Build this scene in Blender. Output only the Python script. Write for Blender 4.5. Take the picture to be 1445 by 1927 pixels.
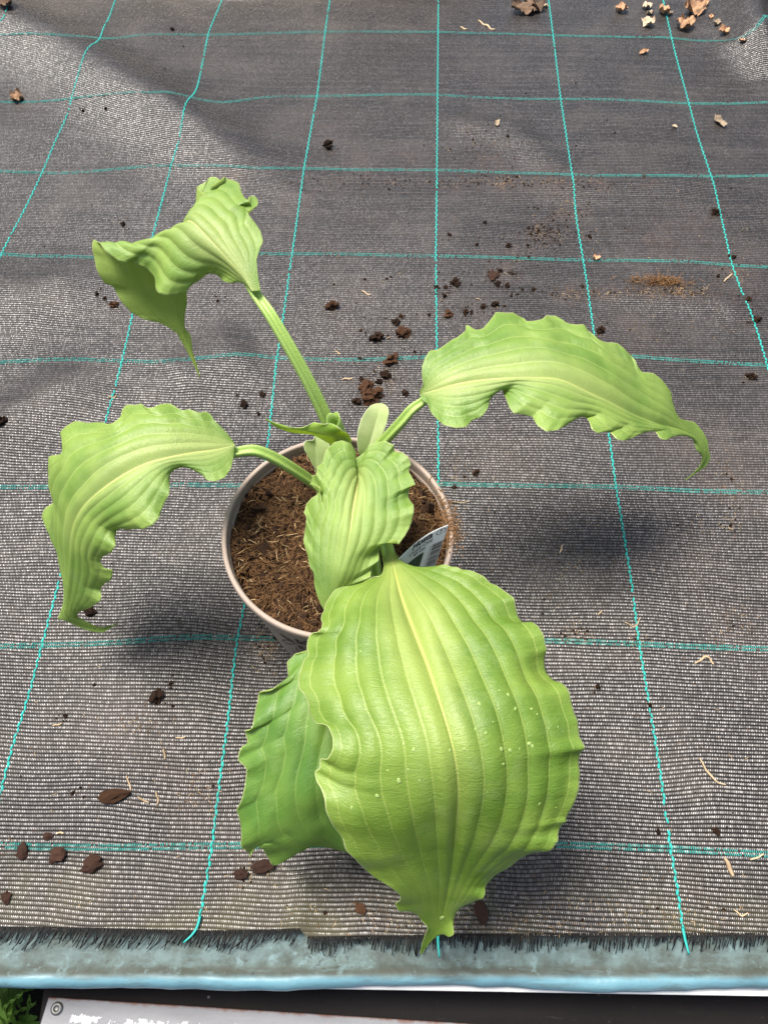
import bpy, bmesh, math, random
import numpy as np
from mathutils import Vector, Matrix, noise as mnoise

S = bpy.context.scene
for o in list(bpy.data.objects): bpy.data.objects.remove(o)
random.seed(7); rng = np.random.default_rng(7)
R = math.radians

# ------------------------------------------------------------ camera
CAM_H, PITCH, YAW, F, W0, H0 = 0.70, 59.0, 2.0, 1448.0, 1445, 1927
cd = bpy.data.cameras.new('camera'); cam = bpy.data.objects.new('camera', cd)
S.collection.objects.link(cam); S.camera = cam
cam.location = (0, 0, CAM_H); cam.rotation_euler = (R(90 - PITCH), 0, R(YAW))
cd.sensor_fit = 'VERTICAL'; cd.sensor_height = 24.0; cd.lens = 24.0 * F / H0
cd.clip_start = 0.01; cd.clip_end = 100

# ------------------------------------------------------------ light
SUN_EL, SUN_AZ = 69.0, -55.0           # azimuth from +Y towards +X (negative: from the left, behind the plant)
w = bpy.data.worlds.new('World'); S.world = w; w.use_nodes = True
nt = w.node_tree; nt.nodes.clear()
sky = nt.nodes.new('ShaderNodeTexSky'); sky.sky_type = 'NISHITA'; sky.sun_disc = False
sky.sun_elevation = R(SUN_EL); sky.sun_rotation = R(SUN_AZ)
sky.air_density = 1.0; sky.dust_density = 4.0; sky.ozone_density = 0.6
bg = nt.nodes.new('ShaderNodeBackground'); bg.inputs['Strength'].default_value = 0.125
out = nt.nodes.new('ShaderNodeOutputWorld')
nt.links.new(sky.outputs[0], bg.inputs[0]); nt.links.new(bg.outputs[0], out.inputs[0])
sl = bpy.data.lights.new('sun', 'SUN'); sl.energy = 4.4; sl.angle = R(24); sl.color = (1.0, .95, .87)
so = bpy.data.objects.new('sun', sl); S.collection.objects.link(so)
sd = Vector((math.sin(R(SUN_AZ)) * math.cos(R(SUN_EL)), math.cos(R(SUN_AZ)) * math.cos(R(SUN_EL)), math.sin(R(SUN_EL))))
so.rotation_euler = sd.to_track_quat('Z', 'Y').to_euler(); so.location = (-1, 1, 3)
S.view_settings.view_transform = 'Standard'; S.view_settings.look = 'None'
S.view_settings.exposure = 0.65; S.view_settings.gamma = 1.0; S.view_settings.use_curve_mapping = False

# ------------------------------------------------------------ pixel -> world
_p, _y = R(PITCH), R(YAW)
FWD = np.array([-math.sin(_y) * math.cos(_p), math.cos(_y) * math.cos(_p), -math.sin(_p)])
UP = np.array([-math.sin(_y) * math.sin(_p), math.cos(_y) * math.sin(_p), math.cos(_p)])
RT = np.array([math.cos(_y), math.sin(_y), 0.0])
CO = np.array([0, 0, CAM_H])
def P(px, py, h):
    d = FWD + RT * (px - W0 / 2) / F - UP * (py - H0 / 2) / F
    return CO + d * ((h - CAM_H) / d[2])

def sstep(a, b, x):
    t = np.clip((x - a) / (b - a), 0, 1); return t * t * (3 - 2 * t)
def segdist(x, y, pts):
    """signed distance to a polyline and the position along it"""
    best = np.full(np.shape(x), 9.0); sg = np.zeros(np.shape(x)); pos = np.zeros(np.shape(x)); acc = 0
    for (ax, ay), (bx, by) in zip(pts[:-1], pts[1:]):
        L = math.hypot(bx - ax, by - ay); ux, uy = (bx - ax) / L, (by - ay) / L
        t = np.clip((x - ax) * ux + (y - ay) * uy, 0, L)
        dx, dy = x - ax - ux * t, y - ay - uy * t
        d = np.hypot(dx, dy); s = np.sign(ux * dy - uy * dx)
        m = d < best
        best = np.where(m, d, best); sg = np.where(m, s, sg); pos = np.where(m, acc + t, pos); acc += L
    return best, sg, pos / acc
# the fabric's folds: (pixel polyline of the crest, height, width of the slope on its left, on its right)
def gp(px, py): q = P(px, py, 0); return (q[0], q[1])
FOLDS = [([gp(-60, 10), gp(60, 75), gp(154, 124), gp(290, 210), gp(420, 285), gp(500, 325)], .036, .09, .11),
         ([gp(150, 70), gp(260, 62), gp(330, 20)], .006, .07, .10),
         ([gp(395, 1130), gp(300, 1260), gp(255, 1400), gp(230, 1560)], .007, .10, .10),
         ([gp(-80, 540), gp(60, 560), gp(200, 500)], .009, .07, .09),
         ([gp(-80, 860), gp(90, 760), gp(190, 690)], .008, .06, .08),
         ([gp(330, 730), gp(430, 668), gp(480, 640)], .008, .07, .07),
         ([gp(830, 225), gp(960, 240), gp(1070, 330)], .007, .03, .07),
         ([gp(1345, 345), gp(1230, 350), gp(900, 355)], .004, .05, .03),
         ([gp(1420, 600), gp(1345, 560), gp(1100, 550)], .004, .05, .03),
         ([gp(560, 1640), gp(552, 1775)], .007, .03, .012),
         ([gp(1425, -30), gp(1399, 25), gp(1402, 68), gp(1450, 160)], .045, .05, .075)]
def fab_full(x, y):
    x = np.asarray(x, float); y = np.asarray(y, float)
    z = .0022 * np.sin(9.1 * x + 3.3 * y + 1) * np.sin(7.3 * y - 2.1 * x) + .0016 * np.sin(17 * x - 6 * y) * np.sin(13 * y + 2 * x + 2)
    z = z * sstep(.03, .12, y)
    for pts, h, wl, wr in FOLDS:
        d, s, t = segdist(x, y, pts)
        wd = np.where(s > 0, wl, wr)
        z = z + h * np.exp(-(d / wd * 1.7) ** 2) * np.clip(np.minimum(t * 5 + .25, (1 - t) * 3 + .15), 0, 1)
    # right back corner turned up, back edge turned up on the left
    z = z + .10 * sstep(.64, .95, x + .1 * (y - 1.40)) * sstep(.95, 1.35, y)
    z = z + .10 * sstep(1.47, 1.58, y - .10 * np.clip(x, -.1, .7)) * (1 - sstep(-.05, .25, x))
    return z + .003
_gx, _gy = np.linspace(-1.3, 1.3, 521), np.linspace(-.2, 1.9, 421)
_gz = fab_full(*np.meshgrid(_gx, _gy))
def fab(x, y):
    x = np.clip((np.asarray(x, float) + 1.3) / .005, 0, 519.999); y = np.clip((np.asarray(y, float) + .2) / .005, 0, 419.999)
    i = x.astype(int); j = y.astype(int); a = x - i; b = y - j
    return (_gz[j, i] * (1 - a) + _gz[j, i + 1] * a) * (1 - b) + (_gz[j + 1, i] * (1 - a) + _gz[j + 1, i + 1] * a) * b
def fab1(x, y):
    x = min(max((x + 1.3) / .005, 0), 519.999); y = min(max((y + .2) / .005, 0), 419.999)
    i = int(x); j = int(y); a = x - i; b = y - j
    return (_gz[j, i] * (1 - a) + _gz[j, i + 1] * a) * (1 - b) + (_gz[j + 1, i] * (1 - a) + _gz[j + 1, i + 1] * a) * b
def G(px, py, lift=0.0):
    h = 0.0
    for _ in range(14):
        q = P(px, py, h); h = .5 * h + .5 * (fab1(q[0], q[1]) + lift)
    return Vector(P(px, py, h))

# ------------------------------------------------------------ helpers
def link(o, parent=None):
    S.collection.objects.link(o)
    if parent is not None: o.parent = parent
    return o
def tag(o, label=None, cat=None, group=None, kind=None):
    if label: o['label'] = label
    if cat: o['category'] = cat
    if group: o['group'] = group
    if kind: o['kind'] = kind
    return o
def empty(name, loc=(0, 0, 0)):
    o = bpy.data.objects.new(name, None); o.empty_display_size = .02; o.location = loc; return link(o)
def meshobj(name, verts, faces, mat=None, parent=None, smooth=True):
    me = bpy.data.meshes.new(name)
    me.from_pydata([tuple(map(float, v)) for v in verts], [], faces); me.update()
    if smooth: me.polygons.foreach_set('use_smooth', [True] * len(me.polygons))
    o = bpy.data.objects.new(name, me); link(o, parent)
    if mat: me.materials.append(mat)
    return o
def bevel(o, wdt, seg=2):
    m = o.modifiers.new('bevel', 'BEVEL'); m.width = wdt; m.segments = seg; m.limit_method = 'ANGLE'
def resample(pts, n):
    pts = np.asarray(pts, float)
    d = np.r_[0, np.cumsum(np.linalg.norm(np.diff(pts, axis=0), axis=1))]
    return np.array([np.interp(np.linspace(0, d[-1], n), d, pts[:, k]) for k in range(pts.shape[1])]).T
def gsmooth(a, sig):
    a = np.asarray(a, float); k = int(sig * 3) + 1
    ker = np.exp(-.5 * (np.arange(-k, k + 1) / sig) ** 2); ker /= ker.sum()
    def f(v):
        e = np.r_[2 * v[0] - v[k:0:-1], v, 2 * v[-1] - v[-2:-k - 2:-1]]
        return np.convolve(e, ker, 'valid')
    return f(a) if a.ndim == 1 else np.array([f(a[:, i]) for i in range(a.shape[1])]).T
def tube(verts, faces, pts, rad, ns=6, up=Vector((0, 0, 1)), flat=1.0, section=None):
    """append a tube along pts; section(k) may give (a,b) offsets of the ring"""
    pts = [Vector(p) for p in pts]; n = len(pts); b0 = len(verts)
    for i, p in enumerate(pts):
        t = (pts[min(i + 1, n - 1)] - pts[max(i - 1, 0)]).normalized()
        s = t.cross(up)
        if s.length < 1e-4: s = t.cross(Vector((1, 0, 0)))
        s.normalize(); u = s.cross(t)
        r = rad[i] if hasattr(rad, '__len__') else rad
        for k in range(ns):
            if section: a, b = section(k)
            else:
                an = 2 * math.pi * k / ns; a, b = math.cos(an), math.sin(an) * flat
            verts.append(p + s * (a * r) + u * (b * r))
    for i in range(n - 1):
        for k in range(ns):
            k2 = (k + 1) % ns
            faces.append((b0 + i * ns + k, b0 + i * ns + k2, b0 + (i + 1) * ns + k2, b0 + (i + 1) * ns + k))
    faces.append(tuple(b0 + k for k in reversed(range(ns)))); faces.append(tuple(b0 + (n - 1) * ns + k for k in range(ns)))

# ------------------------------------------------------------ material helpers
class NT:
    def __init__(s, name):
        s.m = bpy.data.materials.new(name); s.m.use_nodes = True; s.t = s.m.node_tree; s.t.nodes.clear()
        s.out = s.n('ShaderNodeOutputMaterial')
    def n(s, ty, **kw):
        x = s.t.nodes.new(ty)
        for k, v in kw.items(): setattr(x, k, v)
        return x
    def put(s, sock, v):
        if v is None: return
        if hasattr(v, 'is_output'): s.t.links.new(v, sock)
        elif isinstance(v, (tuple, list)) and len(v) == 3 and sock.type == 'RGBA': sock.default_value = (*v, 1)
        else: sock.default_value = v
    def math(s, op, a, b=None, c=None, clamp=False):
        x = s.n('ShaderNodeMath', operation=op); x.use_clamp = clamp
        s.put(x.inputs[0], a); s.put(x.inputs[1], b) if b is not None else None
        if c is not None: s.put(x.inputs[2], c)
        return x.outputs[0]
    def mr(s, v, a, b, c=0.0, d=1.0, smooth=True):
        x = s.n('ShaderNodeMapRange'); x.interpolation_type = 'SMOOTHSTEP' if smooth else 'LINEAR'
        for i, q in enumerate((v, a, b, c, d)): s.put(x.inputs[i], q)
        return x.outputs[0]
    def mix(s, f, a, b, mode='MIX'):
        x = s.n('ShaderNodeMix', data_type='RGBA', blend_type=mode)
        s.put(x.inputs[0], f); s.put(x.inputs[6], a); s.put(x.inputs[7], b); return x.outputs[2]
    def noise(s, vec, scale, detail=4, rough=.55, col=False, dist=0.0):
        x = s.n('ShaderNodeTexNoise'); s.put(x.inputs['Vector'], vec); x.inputs['Scale'].default_value = scale
        x.inputs['Detail'].default_value = detail; x.inputs['Roughness'].default_value = rough
        x.inputs['Distortion'].default_value = dist
        return x.outputs['Color' if col else 'Fac']
    def voro(s, vec, scale, feat='F1', outp='Distance'):
        x = s.n('ShaderNodeTexVoronoi', feature=feat); s.put(x.inputs['Vector'], vec); x.inputs['Scale'].default_value = scale
        return x.outputs[outp]
    def obj(s): return s.n('ShaderNodeTexCoord').outputs['Object']
    def uv(s): return s.n('ShaderNodeTexCoord').outputs['UV']
    def sep(s, v):
        x = s.n('ShaderNodeSeparateXYZ'); s.put(x.inputs[0], v); return x.outputs
    def comb(s, a, b, c=0.0):
        x = s.n('ShaderNodeCombineXYZ')
        for i, q in enumerate((a, b, c)): s.put(x.inputs[i], q)
        return x.outputs[0]
    def vmul(s, v, k):
        x = s.n('ShaderNodeVectorMath', operation='MULTIPLY'); s.put(x.inputs[0], v); x.inputs[1].default_value = k; return x.outputs[0]
    def bump(s, h, dist, strength=1.0, nrm=None):
        x = s.n('ShaderNodeBump'); s.put(x.inputs['Height'], h); x.inputs['Distance'].default_value = dist
        s.put(x.inputs['Strength'], strength)
        if nrm is not None: s.put(x.inputs['Normal'], nrm)
        return x.outputs[0]
    def bsdf(s, col, rough=.6, spec=.5, nrm=None, metal=0.0):
        x = s.n('ShaderNodeBsdfPrincipled'); s.put(x.inputs['Base Color'], col); s.put(x.inputs['Roughness'], rough)
        s.put(x.inputs['Specular IOR Level'], spec); s.put(x.inputs['Metallic'], metal)
        if nrm is not None: s.put(x.inputs['Normal'], nrm)
        return x.outputs[0]
    def done(s, sh): s.t.links.new(sh, s.out.inputs[0]); return s.m
    def rnd(s): return s.n('ShaderNodeObjectInfo').outputs['Random']

def m_simple(name, c1, c2, scale=60, rough=.85, bumpd=.0008, bscale=300, spec=.3, rndmix=True):
    n = NT(name); v = n.obj()
    col = n.mix(n.noise(v, scale, 5, .65), c1, c2)
    if rndmix:
        k = n.math('MULTIPLY_ADD', n.rnd(), .7, .65)
        x = n.n('ShaderNodeHueSaturation'); n.put(x.inputs['Color'], col); n.put(x.inputs['Value'], k); col = x.outputs[0]
    return n.done(n.bsdf(col, rough, spec, n.bump(n.noise(v, bscale, 5, .7), bumpd)))

# -------- woven fabric
PX, PY = .00152, .0034
def m_fabric():
    n = NT('woven_fabric'); v = n.obj(); x, y, z = n.sep(v)
    warp = n.noise(v, 5, 2); y = n.math('MULTIPLY_ADD', n.math('SUBTRACT', warp, .5), .02, y)
    x = n.math('MULTIPLY_ADD', n.math('SUBTRACT', n.noise(v, 6, 2), .5), .006, x)
    Y = n.math('DIVIDE', y, PY); row = n.math('FLOOR', Y); fy = n.math('FRACT', Y)
    rb = n.math('POWER', n.math('SINE', n.math('MULTIPLY', fy, math.pi)), .75)
    X = n.math('MULTIPLY_ADD', row, .5, n.math('DIVIDE', x, PX)); col_ = n.math('FLOOR', X); fx = n.math('FRACT', X)
    cb = n.math('POWER', n.math('SINE', n.math('MULTIPLY', fx, math.pi)), .75)
    H = n.math('MULTIPLY', rb, n.math('MULTIPLY_ADD', cb, .80, .20))
    wn = n.n('ShaderNodeTexWhiteNoise', noise_dimensions='2D'); n.put(wn.inputs['Vector'], n.comb(col_, row))
    rv = wn.outputs['Value']
    rown = n.n('ShaderNodeTexWhiteNoise', noise_dimensions='1D'); n.put(rown.inputs['W'], row)
    base = n.mix(n.mr(H, .2, .85), (.0075, .0066, .0060), (.064, .056, .051))
    k = n.math('MULTIPLY_ADD', n.math('POWER', rv, 2.0), .8, .68); k = n.math('MULTIPLY', k, n.math('MULTIPLY_ADD', rown.outputs['Value'], .5, .72))
    base = n.mix(1.0, base, n.comb(k, k, k), 'MULTIPLY')
    # grey dust film and brown peat stains
    dust = n.mr(n.noise(v, 9, 6, .65), .42, .75); base = n.mix(n.math('MULTIPLY', dust, .34), base, (.095, .080, .068))
    peat = None
    for px, py, r1, st in PEAT:
        c = G(px, py)
        dd = n.n('ShaderNodeVectorMath', operation='DISTANCE'); n.put(dd.inputs[0], v); dd.inputs[1].default_value = (c.x, c.y, c.z)
        q = n.math('MULTIPLY', n.mr(dd.outputs['Value'], r1, 0.0), st)
        peat = q if peat is None else n.math('MAXIMUM', peat, q)
    clump = n.mr(n.noise(v, 48, 6, .75), .36, .66); fine = n.noise(v, 620, 3, .75); fine2 = n.noise(v, 260, 4, .8)
    dens = n.math('MULTIPLY', peat, n.math('MULTIPLY_ADD', clump, .8, .2))
    thr = n.math('MULTIPLY_ADD', dens, -.30, .74)
    pm = n.mr(n.math('MULTIPLY_ADD', fine, .6, n.math('MULTIPLY', fine2, .42)), thr, n.math('ADD', thr, .07))
    film = n.math('MULTIPLY', dens, .22)
    base = n.mix(film, base, (.10, .062, .040))
    base = n.mix(n.math('MULTIPLY', pm, .85), base, n.mix(n.mr(fine2, .35, .65), (.035, .019, .011), (.20, .115, .062)))
    # algae tint along the front hem
    hem = n.math('MULTIPLY', n.mr(y, .10, .02), n.mr(n.noise(v, 14, 4), .35, .7))
    base = n.mix(n.math('MULTIPLY', hem, .5), base, (.10, .092, .04))
    specks = n.mr(n.voro(v, 260), .09, .03); specks = n.math('MULTIPLY', specks, n.mr(n.noise(v, 18, 3), .48, .62))
    base = n.mix(specks, base, (.34, .25, .16))
    rough = n.math('ADD', n.math('MULTIPLY_ADD', rv, -.14, .36), n.math('MULTIPLY', pm, .4))
    spec = n.math('MULTIPLY', n.math('MULTIPLY_ADD', n.math('POWER', rv, 2.0), .65, .45), n.mr(H, .15, .7, .1, 1.0))
    nr = n.bump(H, .00042, .8)
    sh = n.bsdf(base, rough, spec, nr); sh.node.inputs['IOR'].default_value = 1.5
    return n.done(sh)
PEAT = [(870, 345, .05, .8), (950, 343, .06, .95), (1040, 342, .06, .9), (1130, 345, .05, .8), (1220, 350, .05, .7), (910, 300, .08, .75), (880, 240, .05, .7), (1020, 435, .05, 1.), (985, 470, .035, .9), (950, 515, .04, .8), (1070, 400, .06, .8),
        (1070, 552, .035, .95), (1150, 552, .035, .9), (1220, 548, .035, 1.), (1290, 552, .04, 1.), (1400, 520, .08, .9), (690, 330, .09, .65), (760, 300, .08, .6), (690, 410, .07, .55), (600, 470, .07, .5), (1240, 450, .10, .7), (1180, 640, .10, .55), (1300, 830, .10, .6), (950, 860, .08, .65), (1100, 990, .09, .6), (1300, 1060, .09, .6), (640, 620, .10, .35),
        (720, 720, .06, .7), (1390, 560, .08, .7), (1370, 900, .07, .75), (1130, 1080, .09, .55), (1080, 1190, .03, .8), (1380, 1180, .05, .75),
        (300, 1360, .06, .45), (380, 1480, .06, .6), (200, 1390, .04, .45), (630, 240, .10, .5), (560, 360, .12, .45), (440, 330, .045, .9),
        (500, 1220, .035, .9), (470, 1640, .035, .7), (1320, 1690, .05, .45), (960, 1700, .08, .45), (720, 1730, .10, .55), (860, 880, .05, .5),
        (1290, 420, .13, .5), (1220, 260, .10, .35), (900, 610, .08, .5), (1180, 1230, .03, .9), (1010, 900, .05, .6)]
# -------- leaf
def m_leaf(name, dark, light, vein, rim, spots=False, under=False, nv=6.5, gloss=.27, tr=None):
    n = NT(name); uv = n.uv(); u, t, _ = n.sep(uv); v = n.obj()
    s = n.math('ABSOLUTE', n.math('MULTIPLY_ADD', u, 2, -1))
    wob = n.math('MULTIPLY', n.math('SUBTRACT', n.noise(v, 14, 2), .5), .008)
    sv = n.math('ADD', s, wob)
    c = n.math('ABSOLUTE', n.math('SINE', n.math('MULTIPLY', sv, math.pi * nv)))
    big = n.noise(v, 22, 4, .6); cells = n.noise(n.vmul(uv, (8, 260, 1)), 1.0, 4, .65, dist=.6)
    col = n.mix(n.mr(big, .3, .72), dark, light)
    col = n.mix(n.mr(cells, .45, .8, 0, .35), col, light)
    col = n.mix(n.mr(cells, .46, .25, 0, .30), col, (dark[0] * .7, dark[1] * .75, dark[2] * .7))
    col = n.mix(n.mr(n.noise(v, 34, 5, .7), .5, .75, 0, .22), col, (.36, .47, .24))
    col = n.mix(n.mr(n.noise(v, 11, 3, .6), .40, .66, 0, .35), col, (light[0] * 1.2, light[1] * 1.12, light[2] * 1.15))
    inner = n.math('MULTIPLY', n.mr(s, n.mr(t, .0, .6, .75, .25), .0), n.mr(t, .80, .10))         # paler towards the midrib and the base
    col = n.mix(n.math('MULTIPLY', inner, .5), col, vein)
    vm = n.math('MULTIPLY', n.mr(c, .15, .02), n.mr(t, 1.0, .3, .10, .42))
    col = n.mix(vm, col, vein)
    mid = n.math('MULTIPLY', n.mr(s, n.math('MULTIPLY_ADD', t, -.028, .04), .004), n.mr(t, .78, .25))
    col = n.mix(n.math('MULTIPLY', mid, .9), col, (vein[0] * 1.12, vein[1] * 1.05, vein[2]))
    col = n.mix(n.mr(s, .90, .985, 0, .45), col, light)
    col = n.mix(n.mr(s, .985, .998), col, rim)
    rough = n.math('MULTIPLY_ADD', n.noise(v, 60, 5, .7), .34, gloss - .06)
    h = n.math('MULTIPLY_ADD', n.noise(n.vmul(uv, (26, 190, 1)), 1.0, 5, .6, dist=1.2), .7, n.math('MULTIPLY', n.noise(v, 900, 3), .3))
    nr = n.bump(h, .0013 if not under else .0006, .6)
    sh = n.bsdf(col, rough, .55 if not under else .3, nr)
    trf = tr
    tr = n.n('ShaderNodeBsdfTranslucent')
    n.put(tr.inputs[0], n.mix(.55, col, (.85, .92, .18), 'MIX')); n.put(tr.inputs['Normal'], nr)
    mx = n.n('ShaderNodeMixShader'); mx.inputs[0].default_value = trf or (.36 if not under else .68)
    n.t.links.new(sh, mx.inputs[1]); n.t.links.new(tr.outputs[0], mx.inputs[2])
    return n.done(mx.outputs[0])
VEIN = (.58, .65, .25); RIM = (.50, .58, .25)
LEAF = {
 'main': m_leaf('leaf_green', (.155, .290, .048), (.290, .430, .095), VEIN, RIM, nv=5),
 'front': m_leaf('leaf_yellow_green', (.105, .208, .020), (.212, .325, .050), (.46, .53, .15), RIM, nv=5.5, tr=.26, gloss=.30),
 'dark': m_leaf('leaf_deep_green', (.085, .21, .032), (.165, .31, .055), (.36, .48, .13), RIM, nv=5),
 'young': m_leaf('leaf_young', (.30, .50, .06), (.40, .58, .11), (.52, .62, .22), (.75, .8, .6), nv=4, tr=.5),
 'bract': m_leaf('leaf_bract', (.42, .54, .20), (.52, .62, .30), (.60, .68, .38), (.85, .87, .75), nv=5, tr=.35),
 'under': m_leaf('leaf_underside', (.34, .46, .13), (.42, .53, .18), (.42, .50, .20), RIM, under=True, gloss=.6)}
def m_petiole():
    n = NT('petiole_green'); v = n.obj()
    col = n.mix(n.noise(v, 40, 4), (.24, .38, .07), (.36, .49, .14)); col = n.mix(n.mr(n.noise(n.vmul(v, (700, 700, 25)), 1.0, 3), .4, .65, 0, .15), col, (.16, .30, .05))
    sh = n.bsdf(col, .42, .45, n.bump(n.noise(v, 600, 3), .0003))
    return n.done(sh)
M_PET = m_petiole()
def m_soil():
    n = NT('peat_soil'); v = n.obj()
    a = n.noise(v, 70, 7, .72); b = n.noise(v, 350, 5, .7)
    col = n.mix(n.mr(a, .3, .7), (.010, .005, .003), (.060, .030, .015)); col = n.mix(n.mr(b, .5, .8, 0, .7), col, (.20, .115, .055))
    h = n.math('ADD', n.math('MULTIPLY', a, 1.0), n.math('MULTIPLY', b, .6))
    return n.done(n.bsdf(col, .95, .15, n.bump(h, .006)))
M_SOIL = m_soil()
M_CRUMB = m_simple('soil_crumb', (.012, .007, .005), (.060, .032, .018), 160, .95, .002, 500, .15)
M_BROWN = m_simple('peat_lump', (.05, .022, .012), (.17, .085, .045), 160, .95, .002, 500, .15)
M_BARK = m_simple('bark_chip', (.030, .014, .009), (.115, .055, .034), 120, .85, .0016, 260, .25)
M_STRAW = m_simple('straw_fibre', (.34, .23, .12), (.55, .42, .27), 90, .7, .0002, 500)
M_FIBRE = m_simple('coir_fibre', (.16, .078, .030), (.36, .20, .09), 35, .8, .0001, 500, .2)
M_FIBRE2 = m_simple('pale_coir_fibre', (.36, .23, .10), (.58, .44, .24), 35, .75, .0001, 500, .25)
M_PETAL = m_simple('dried_petal', (.30, .13, .055), (.60, .40, .24), 70, .7, .0006, 260)
M_PALE = m_simple('dried_pale_scrap', (.34, .25, .16), (.58, .47, .34), 70, .7, .0004, 260)
M_GREY = m_simple('withered_leaf', (.065, .042, .028), (.25, .16, .10), 60, .8, .0008, 200)
def m_pot():
    n = NT('taupe_pot_plastic'); v = n.obj()
    a = n.noise(v, 30, 5, .6); f = n.noise(v, 500, 4, .7)
    col = n.mix(a, (.29, .225, .18), (.36, .288, .24)); col = n.mix(n.mr(f, .62, .75, 0, .5), col, (.14, .10, .08))
    dirt = n.mr(n.noise(v, 55, 6, .7), .60, .72, 0, .55); col = n.mix(dirt, col, (.13, .085, .06))
    return n.done(n.bsdf(col, .55, .4, n.bump(f, .0002)))
M_POT = m_pot()
def m_flat(name, c, rough=.5, spec=.4): 
    n = NT(name); v = n.obj()
    return n.done(n.bsdf(n.mix(n.noise(v, 120, 4), c, tuple(q * .82 for q in c)), rough, spec, n.bump(n.noise(v, 700, 3), .0001)))
M_INK = m_flat('black_print', (.012, .010, .012), .5)
M_TAG = m_flat('white_plastic_label', (.84, .86, .85), .3)
def m_tag():
    n = NT('white_plastic_label'); v = n.obj(); c = n.mix(n.noise(v, 120, 4), (.86, .88, .87), (.78, .81, .80))
    tr = n.n('ShaderNodeBsdfTranslucent'); n.put(tr.inputs[0], (.92, .93, .93)); mx = n.n('ShaderNodeMixShader'); mx.inputs[0].default_value = .5
    n.t.links.new(n.bsdf(c, .3, .4), mx.inputs[1]); n.t.links.new(tr.outputs[0], mx.inputs[2]); return n.done(mx.outputs[0])
M_TAG = m_tag()
M_TAGPIC = m_flat('green_label_picture', (.022, .06, .028), .35)
def m_teal(name, c1, c2, rough=.4, dirt=.3):
    n = NT(name); v = n.obj()
    col = n.mix(n.noise(v, 150, 4), c1, c2)
    col = n.mix(n.mr(n.noise(v, 30, 5, .7), .52, .72, 0, dirt), col, (.06, .05, .04))
    return n.done(n.bsdf(col, rough + .15, .25))
M_TEAL = m_teal('teal_thread', (.008, .29, .25), (.030, .40, .35), .4, .3)
M_TEAL2 = m_teal('dull_teal_thread', (.012, .16, .14), (.05, .32, .28), .45, .55)
M_FRAY = m_flat('frayed_black_tape', (.006, .0055, .005), .6, .2)

# ------------------------------------------------------------ setting: fabric, liner, boards
def build_fabric():
    xs = np.linspace(-1.15, 1.15, 330); ys = np.r_[np.linspace(0, .30, 60)[:-1], np.linspace(.30, 1.68, 250)]
    def front(x):                                     # the hem runs a little askew
        return np.interp(x, [-1.15, -.26, -.145, -.066, -.063, .1, .27, 1.15], [-.003, .0215, .023, .027, .0215, .0295, .036, .057])
    X, Y = np.meshgrid(xs, ys)
    Y = Y + front(X) * (1 - sstep(0, .35, Y))
    Z = fab(X, Y)
    v = np.stack([X, Y, Z], -1).reshape(-1, 3); nx = len(xs)
    f = [(j * nx + i, j * nx + i + 1, (j + 1) * nx + i + 1, (j + 1) * nx + i) for j in range(len(ys) - 1) for i in range(nx - 1)]
    o = meshobj('ground_fabric', v, f, m_fabric())
    tag(o, 'black woven ground cover fabric with a teal grid and a frayed hem', None, None, 'structure')
    return o, front
FAB, HEM = build_fabric()

WARP = [[(30, -12), (15, 30), (0, 44), (-30, 75)],
 [(222, -14), (217, 0), (194, 55), (180, 83), (154, 121), (138, 173), (124, 225), (107, 260), (80, 326), (45, 399), (5, 473), (-20, 530)],
 [(420, -14), (393, 60), (363, 180), (340, 255), (322, 310), (305, 380), (291, 432), (268, 515), (250, 592), (228, 690), (213, 745), (197, 800), (160, 930), (120, 1064), (105, 1121), (92, 1168), (80, 1213), (53, 1318), (25, 1399), (2, 1493), (-20, 1570)],
 [(622, -14), (612, 60), (597, 180), (572, 318), (550, 478), (527, 640), (520, 680), (505, 830), (498, 890), (475, 1050), (460, 1140), (445, 1210), (430, 1350), (410, 1500), (400, 1590), (385, 1680), (375, 1735)],
 [(825, -14), (823, 180), (822, 320), (820, 482), (822, 680), (824, 800), (825, 905), (825, 1200), (825, 1500), (825, 1755)],
 [(1030, -14), (1040, 65), (1055, 190), (1076, 328), (1085, 420), (1097, 490), (1113, 600), (1145, 815), (1158, 915), (1190, 1110), (1200, 1200), (1215, 1290), (1240, 1440), (1260, 1590), (1275, 1680), (1285, 1752)],
 [(1244, -14), (1247, 0), (1256, 40), (1272, 110), (1290, 175), (1310, 250), (1330, 310), (1342, 345), (1352, 390), (1375, 495), (1395, 550), (1420, 610), (1435, 660), (1450, 715)]]
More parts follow.
